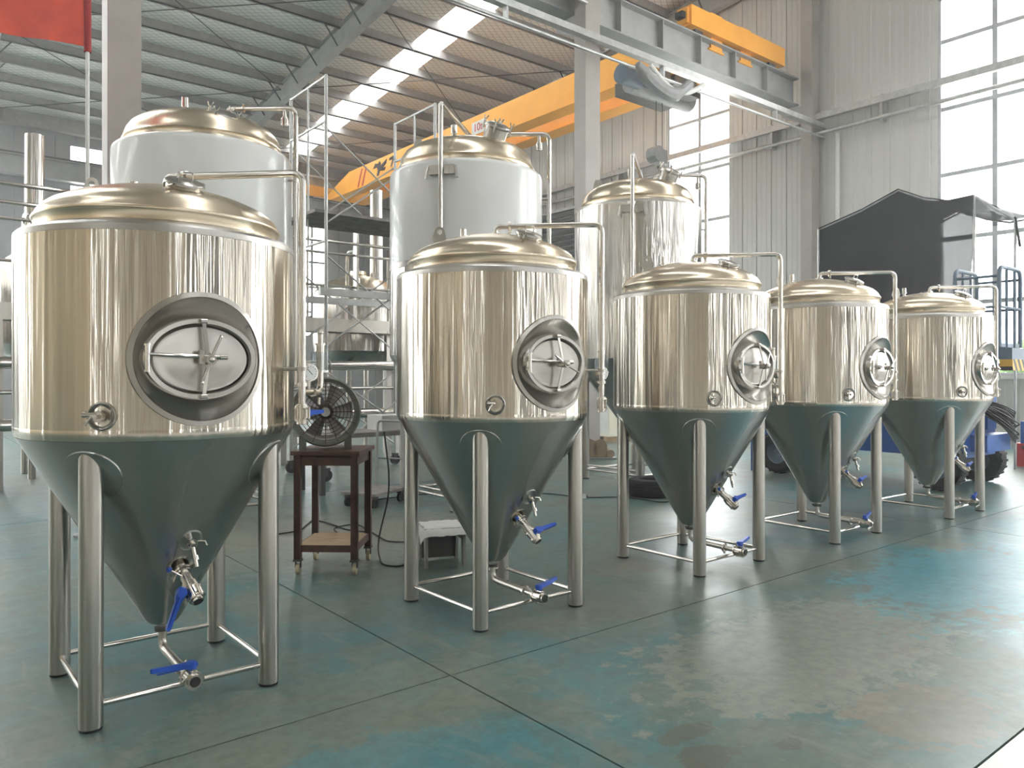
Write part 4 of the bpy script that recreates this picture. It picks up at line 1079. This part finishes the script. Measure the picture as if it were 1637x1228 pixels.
# ---------------------------------------------------------------- tyre, box on blocks, pump foot
p = at(1050, 797); ty = thing('loose_tyre', 'black tyre lying flat on the floor behind the fermenters', 'tyre', (p.x+.15, p.y+.2, 0))
MB().lathe([(.17, .02), (.22, 0), (.28, .015), (.31, .06), (.315, .11), (.31, .16), (.28, .205), (.22, .22), (.17, .20), (.165, .18), (.2, .17), (.2, .05), (.165, .04), (.17, .02)], 40).build('tread', M['tyre'], ty, 40)
for k in range(3): MB().tube([(.314*math.cos(2*PI*i/36), .314*math.sin(2*PI*i/36), .07+.04*k) for i in range(36)], .006, 5, True).build('groove_rib', M['black'], ty)
p = at(966, 704); wb_ = thing('cream_cabinet', 'tall cream cabinet standing on timber blocks beside the end wall column', 'cabinet', (p.x, p.y, 0))
MB().mm((-.3, -.45, .12), (.55, .45, 1.75)).build('body', mat('cream_paint', (.78, .74, .60), .5, var=.03), wb_, 0)
MB().mm((-.31, -.42, .2), (-.3, .42, 1.7)).build('door', M['white'], wb_, 0)
for y in (-.3, .3): MB().mm((-.25, y-.08, 0), (.5, y+.08, .12)).build('block', M['wood'], wb_, 0)
p = at(957, 733); pf = thing('pump_frame', 'small tan machine foot with two rounded plates', 'machine', (p.x, p.y, 0), -YAW)
MB().mm((-.3, -.2, 0), (.3, .2, .03)).build('base_plate', M['grey'], pf, 0)
tan = mat('tan_paint', (.38, .29, .20), .5)
for x in (-.16, .02): MB().prism([(-.12, .03), (.12, .03), (.12, .25), (.08, .33), (0, .36), (-.08, .33), (-.12, .25)], lambda a, b, t, x=x: (x+a, t-.1, b), .06).build('plate', tan, pf, 30)
MB().cyl((.2, -.15, .1), (.2, .15, .1), .07).build('roller', tan, pf)

# ---------------------------------------------------------------- red flag on a white pole
u, v = uv((140-818.5)/FPX*7.2, 7.2)
fg = thing('red_flag', 'red cloth flag hanging from a thin white pole', 'flag', (u, v, 0))
MB().cyl((0, 0, 0), (0, 0, 6.0), .017, n=12).build('pole', M['white'], fg)
MB().lathe([(.12, 0), (.12, .02), (.03, .04), (.03, .15)], 20).build('pole_foot', M['grey'], fg)
L = uv(-1, 0); m = MB(); n1_, n2_ = 24, 16; vs = []
z_low = CAM_H+(600-75)/FPX*7.2
for j in range(n2_+1):
    for i in range(n1_+1):
        s, t = i/n1_*1.5, j/n2_; wv = .05*math.sin(s*7+t*2)*(s/1.5+.2)
        dz = (s*.17)*(1-t)
        vs.append((L[0]*s-L[1]*wv, L[1]*s+L[0]*wv, z_low+t*1.15+dz))
k0 = len(vs); vs += [(x+.002, y+.003, z) for x, y, z in vs]
fs = [(j*(n1_+1)+i, j*(n1_+1)+i+1, (j+1)*(n1_+1)+i+1, (j+1)*(n1_+1)+i) for j in range(n2_) for i in range(n1_)]
m.add(vs, fs+[tuple(q+k0 for q in reversed(f)) for f in fs]); m.build('cloth', M['red'], fg, 60)
MB().cyl((.0, 0, z_low-.05), (0, 0, 6.0), .032, n=14).build('sleeve', mat('dark_red_hem', (.32, .03, .03), .8), fg)

# ---------------------------------------------------------------- blue wheeled lift
lf = thing('boom_lift', 'blue wheeled lift with a railed basket and hazard-striped plate', 'lift', (11.35, 4.2, 0))
def wheel(x, y):
    s = -1 if x < 0 else 1
    m = MB().lathe([(.17, -.12), (.27, -.13), (.31, -.10), (.32, -.04), (.32, .04), (.31, .10), (.27, .13), (.17, .12)], 40, T(x, y, .32) @ RY(R(90))); o = m.build('tyre', M['tyre'], lf, 40)
    MB().lathe([(0, -.06), (.06, -.09), (.07, -.05), (.17, -.06), (.18, -.11), (.18, .11), (.17, .06), (0, .05)], 32, T(x, y, .32) @ RY(R(90 if s < 0 else 90))).build('hub', M['liftgrey'], o, 40)
    lug_ = MB()
    for k in range(22):
        a = 2*PI*k/22; lug_.box((x, y+.322*math.cos(a), .32+.322*math.sin(a)), (.2, .03, .012), Matrix.Rotation(a-PI/2, 3, 'X'))
    lug_.build('tread_block', M['tyre'], o, 0)
for x in (-.68, .65):
    for y in (.1, 2.4): wheel(x, y)
m = MB().mm((-.5, -.15, .42), (.5, 3.0, .78)); m.mm((-.35, -.35, .5), (.45, -.15, .72)); m.build('chassis', M['lift'], lf, 0)
MB().cyl((-.7, .1, .32), (.65, .1, .32), .05).build('axle', M['dark'], lf); MB().cyl((-.7, 2.4, .32), (.65, 2.4, .32), .05).build('axle', M['dark'], lf)
MB().mm((-.66, 1.3, .30), (-.5, 2.0, .95)).build('side_tank', M['lift'], lf, 0)
MB().mm((-.80, 2.75, .0), (-.7, 2.85, .6)).build('outrigger', M['lift'], lf, 0); MB().mm((-.8, 2.7, .5), (-.4, 2.9, .6)).build('outrigger_arm', M['lift'], lf, 0)
MB().mm((-.45, .5, .78), (.45, 2.6, 1.22)).build('engine_cover', M['lift'], lf, 0)
MB().mm((-.05, -.25, .78), (.25, .15, 1.35)).build('turret', M['lift'], lf, 0)
MB().mm((.28, -.18, .8), (.36, -.10, 1.62)).build('yellow_post', M['sign_yellow'], lf, 0)
for z in (1.1, 1.3, 1.5): MB().mm((.24, -.20, z), (.40, -.08, z+.04)).build('post_clip', M['dark'], lf, 0)
m = MB(); rnd = random.Random(5)
for k in range(16):
    o = rnd.uniform(-.05, .05); s = .12+.02*k
    m.tube(fillet([(-.30, -.28+o, 1.18-.012*k), (-.05+o, -.42, 1.12-.018*k), (.42, -.45+o, 1.0-.028*k), (.62, -.30, .92-.02*k)], .2, 4), .011, 5)
m.build('hose_bundle', M['black'], lf)
bk = MB(); bx0, bx1, by0, by1, bz0, bz1 = -.45, .28, -.52, .0, 1.86, 2.88
bk.mm((bx0, by0, bz0), (bx1, by1, bz0+.05)); bk = bk.build('basket_floor', M['liftgrey'], lf, 0)
def tubeloop(y): return fillet([(bx0, y, bz0), (bx0, y, bz1), (bx1, y, bz1), (bx1, y, bz0)], .12)
for y in (by0, by1):
    MB().tube(tubeloop(y), .026, 10).build('basket_rail', M['liftgrey'], lf)
    for x in (bx0+.25, bx0+.52): MB().cyl((x, y, bz0), (x, y, bz1), .018, n=8).build('basket_bar', M['liftgrey'], lf)
    MB().cyl((bx0, y, (bz0+bz1)/2), (bx1, y, (bz0+bz1)/2), .018, n=8).build('basket_bar', M['liftgrey'], lf)
for x in (bx0, bx1):
    for z in ((bz0+bz1)/2, bz1-.12): MB().cyl((x, by0, z), (x, by1, z), .018, n=8).build('basket_bar', M['liftgrey'], lf)
    MB().cyl((x, (by0+by1)/2, bz0), (x, (by0+by1)/2, bz1-.12), .018, n=8).build('basket_bar', M['liftgrey'], lf)
MB().mm((-.5, by0-.16, 1.70), (.38, by0, 1.84)).build('tool_box', M['liftgrey'], lf, 0)
MB().mm((-.5, by0-.165, 1.56), (.38, by0-.02, 1.70)).build('hazard_plate', M['hazard'], lf, 0)
MB().mm((.12, -.2, 1.3), (.22, .1, 1.9)).build('basket_mount', M['lift'], lf, 0)
MB().mm((.15, -.62, 1.6), (.25, -.2, 1.66)).build('basket_arm', M['lift'], lf, 0)
# boxes by the end wall
p = Vector((14.6, 4.05, 0)); q = thing('tool_chest', 'red tool chest on a blue crate by the end wall', 'chest', (14.75, 4.15, 0))
MB().mm((-.3, -.4, 0), (.3, .5, .38)).build('body', M['redpaint'], q, 0); MB().mm((-.32, -.3, .30), (-.3, .4, .34)).build('handle_strip', M['dark'], q, 0)
q2 = simple_box('blue_crate', 'blue plastic crate resting on the red tool chest', 'crate', (14.75, 4.2, .38), (.55, .75, .36), M['lift'])
q3 = thing('notice_board', 'yellow printed notice panel standing on the blue crate', 'sign', (14.62, 4.15, .74))
MB().mm((-.02, -.28, .1), (.02, .30, .78)).build('panel', M['sign_yellow'], q3, 0)
for y0, y1, z0, z1 in ((-.2, .2, .62, .67), (-.15, .05, .35, .5), (.1, .2, .3, .45)): MB().mm((-.024, y0, z0), (-.02, y1, z1)).build('print', M['ink'], q3, 0)
for y in (-.2, .0, .2): MB().mm((-.022, y-.05, .12), (-.02, y+.05, .2)).build('print', M['redpaint'], q3, 0)
for y in (-.25, .27): MB().mm((-.05, y-.02, 0), (.05, y+.02, .12)).build('foot', M['dark'], q3, 0)

# ---------------------------------------------------------------- shade tent
tn = thing('shade_tent', 'black shade net tent with a gabled frame near the end wall', 'tent', (14, 0, 0))
gv = [(7.85, 4.35), (7.0, 4.58), (6.34, 4.83), (5.9, 4.60), (5.5, 4.48), (5.10, 4.50)]
DU = 2.8
def cloth_grid(fn, nu, nv_, name, mt):
    m = MB(); vs = [fn(i/nu, j/nv_) for j in range(nv_+1) for i in range(nu+1)]
    m.add(vs, [(j*(nu+1)+i, j*(nu+1)+i+1, (j+1)*(nu+1)+i+1, (j+1)*(nu+1)+i) for j in range(nv_) for i in range(nu)])
    return m.build(name, mt, tn, 60)
def gz(s):
    k = s*(len(gv)-1); i = min(int(k), len(gv)-2); f = k-i
    return gv[i][0]*(1-f)+gv[i+1][0]*f, gv[i][1]*(1-f)+gv[i+1][1]*f
def front(s, t):
    v, z = gz(s); zb = 2.5
    return (.04*math.sin(s*31)*t+.03*math.sin(t*9+s*4), v+.10*(t)*(.5-s)*-1, z*(1-t)+zb*t)
cloth_grid(front, 40, 16, 'front_curtain', M['net'])
def top(s, t):
    v, z = gz(s); return (t*DU, v, z+.004-.12*math.sin(PI*t)*(.4+.6*abs(math.sin(s*6))))
cloth_grid(top, 40, 10, 'roof_cloth', M['net'])
def sidel(s, t): return (s*DU, 7.85+.02*math.sin(s*20), 4.35*(1-t)+2.5*t-.08*math.sin(PI*s)*(1-t))
cloth_grid(sidel, 14, 8, 'side_curtain', M['net'])
def flap(s, t):
    v = 5.10+(4.50-5.10)*s; z = 4.50+(4.02-4.50)*s-.10*math.sin(PI*s)
    return (t*DU, v, z+.05*math.sin(t*5)*s-.10*math.sin(PI*t))
cloth_grid(flap, 8, 14, 'roof_flap', M['thin_net'])
def flapf(s, t):
    v = 5.10+(4.50-5.10)*s; z = 4.50+(4.02-4.50)*s-.10*math.sin(PI*s)
    return (.02*math.sin(s*9), v, z-t*(.38-.30*s))
cloth_grid(flapf, 8, 6, 'flap_edge', M['thin_net'])
for v, z in ((7.85, 4.35), (5.10, 4.5), (4.50, 4.02)):
    for u in (0, DU): MB().cyl((u, v, 0), (u, v, z-.02), .022, n=10).build('pole', M['galv'], tn)
for u in (.0, DU):
    MB().tube([(u+.02, a, b-.03) for a, b in gv], .018, 8).build('gable_bar', M['galv'], tn)
    MB().cyl((u+.02, 5.1, 4.47), (u+.02, 4.5, 3.98), .018, n=8).build('gable_bar', M['galv'], tn)
MB().tube(fillet([(.0, 4.5, 4.03), (-.02, 4.46, 3.8), (.03, 4.44, 3.55)], .1), .02, 6).build('tie_rope', M['black'], tn)
for o in list(bpy.data.objects):
    if o.type == 'EMPTY' and o.parent is None and 'label' not in o: print('unlabelled', o.name)
# ---------------------------------------------------------------- thin haze volume added to stand in for lens veiling glare
hz = MB().mm((U0-.7, V0-.7, -.4), (U1+.7, V1+.7, 14.2)).build('haze', None, smooth=0)
q = NT('veil_haze'); q.t.nodes.remove(q.b); vsn = q.n('ShaderNodeVolumeScatter')
vsn.inputs['Density'].default_value = .006; vsn.inputs['Anisotropy'].default_value = .4
q.l(vsn.outputs[0], q.out.inputs['Volume']); hz.data.materials.append(q.m)
tag(hz, 'thin pale haze volume added in place of lens veiling glare', 'haze', kind='stuff')
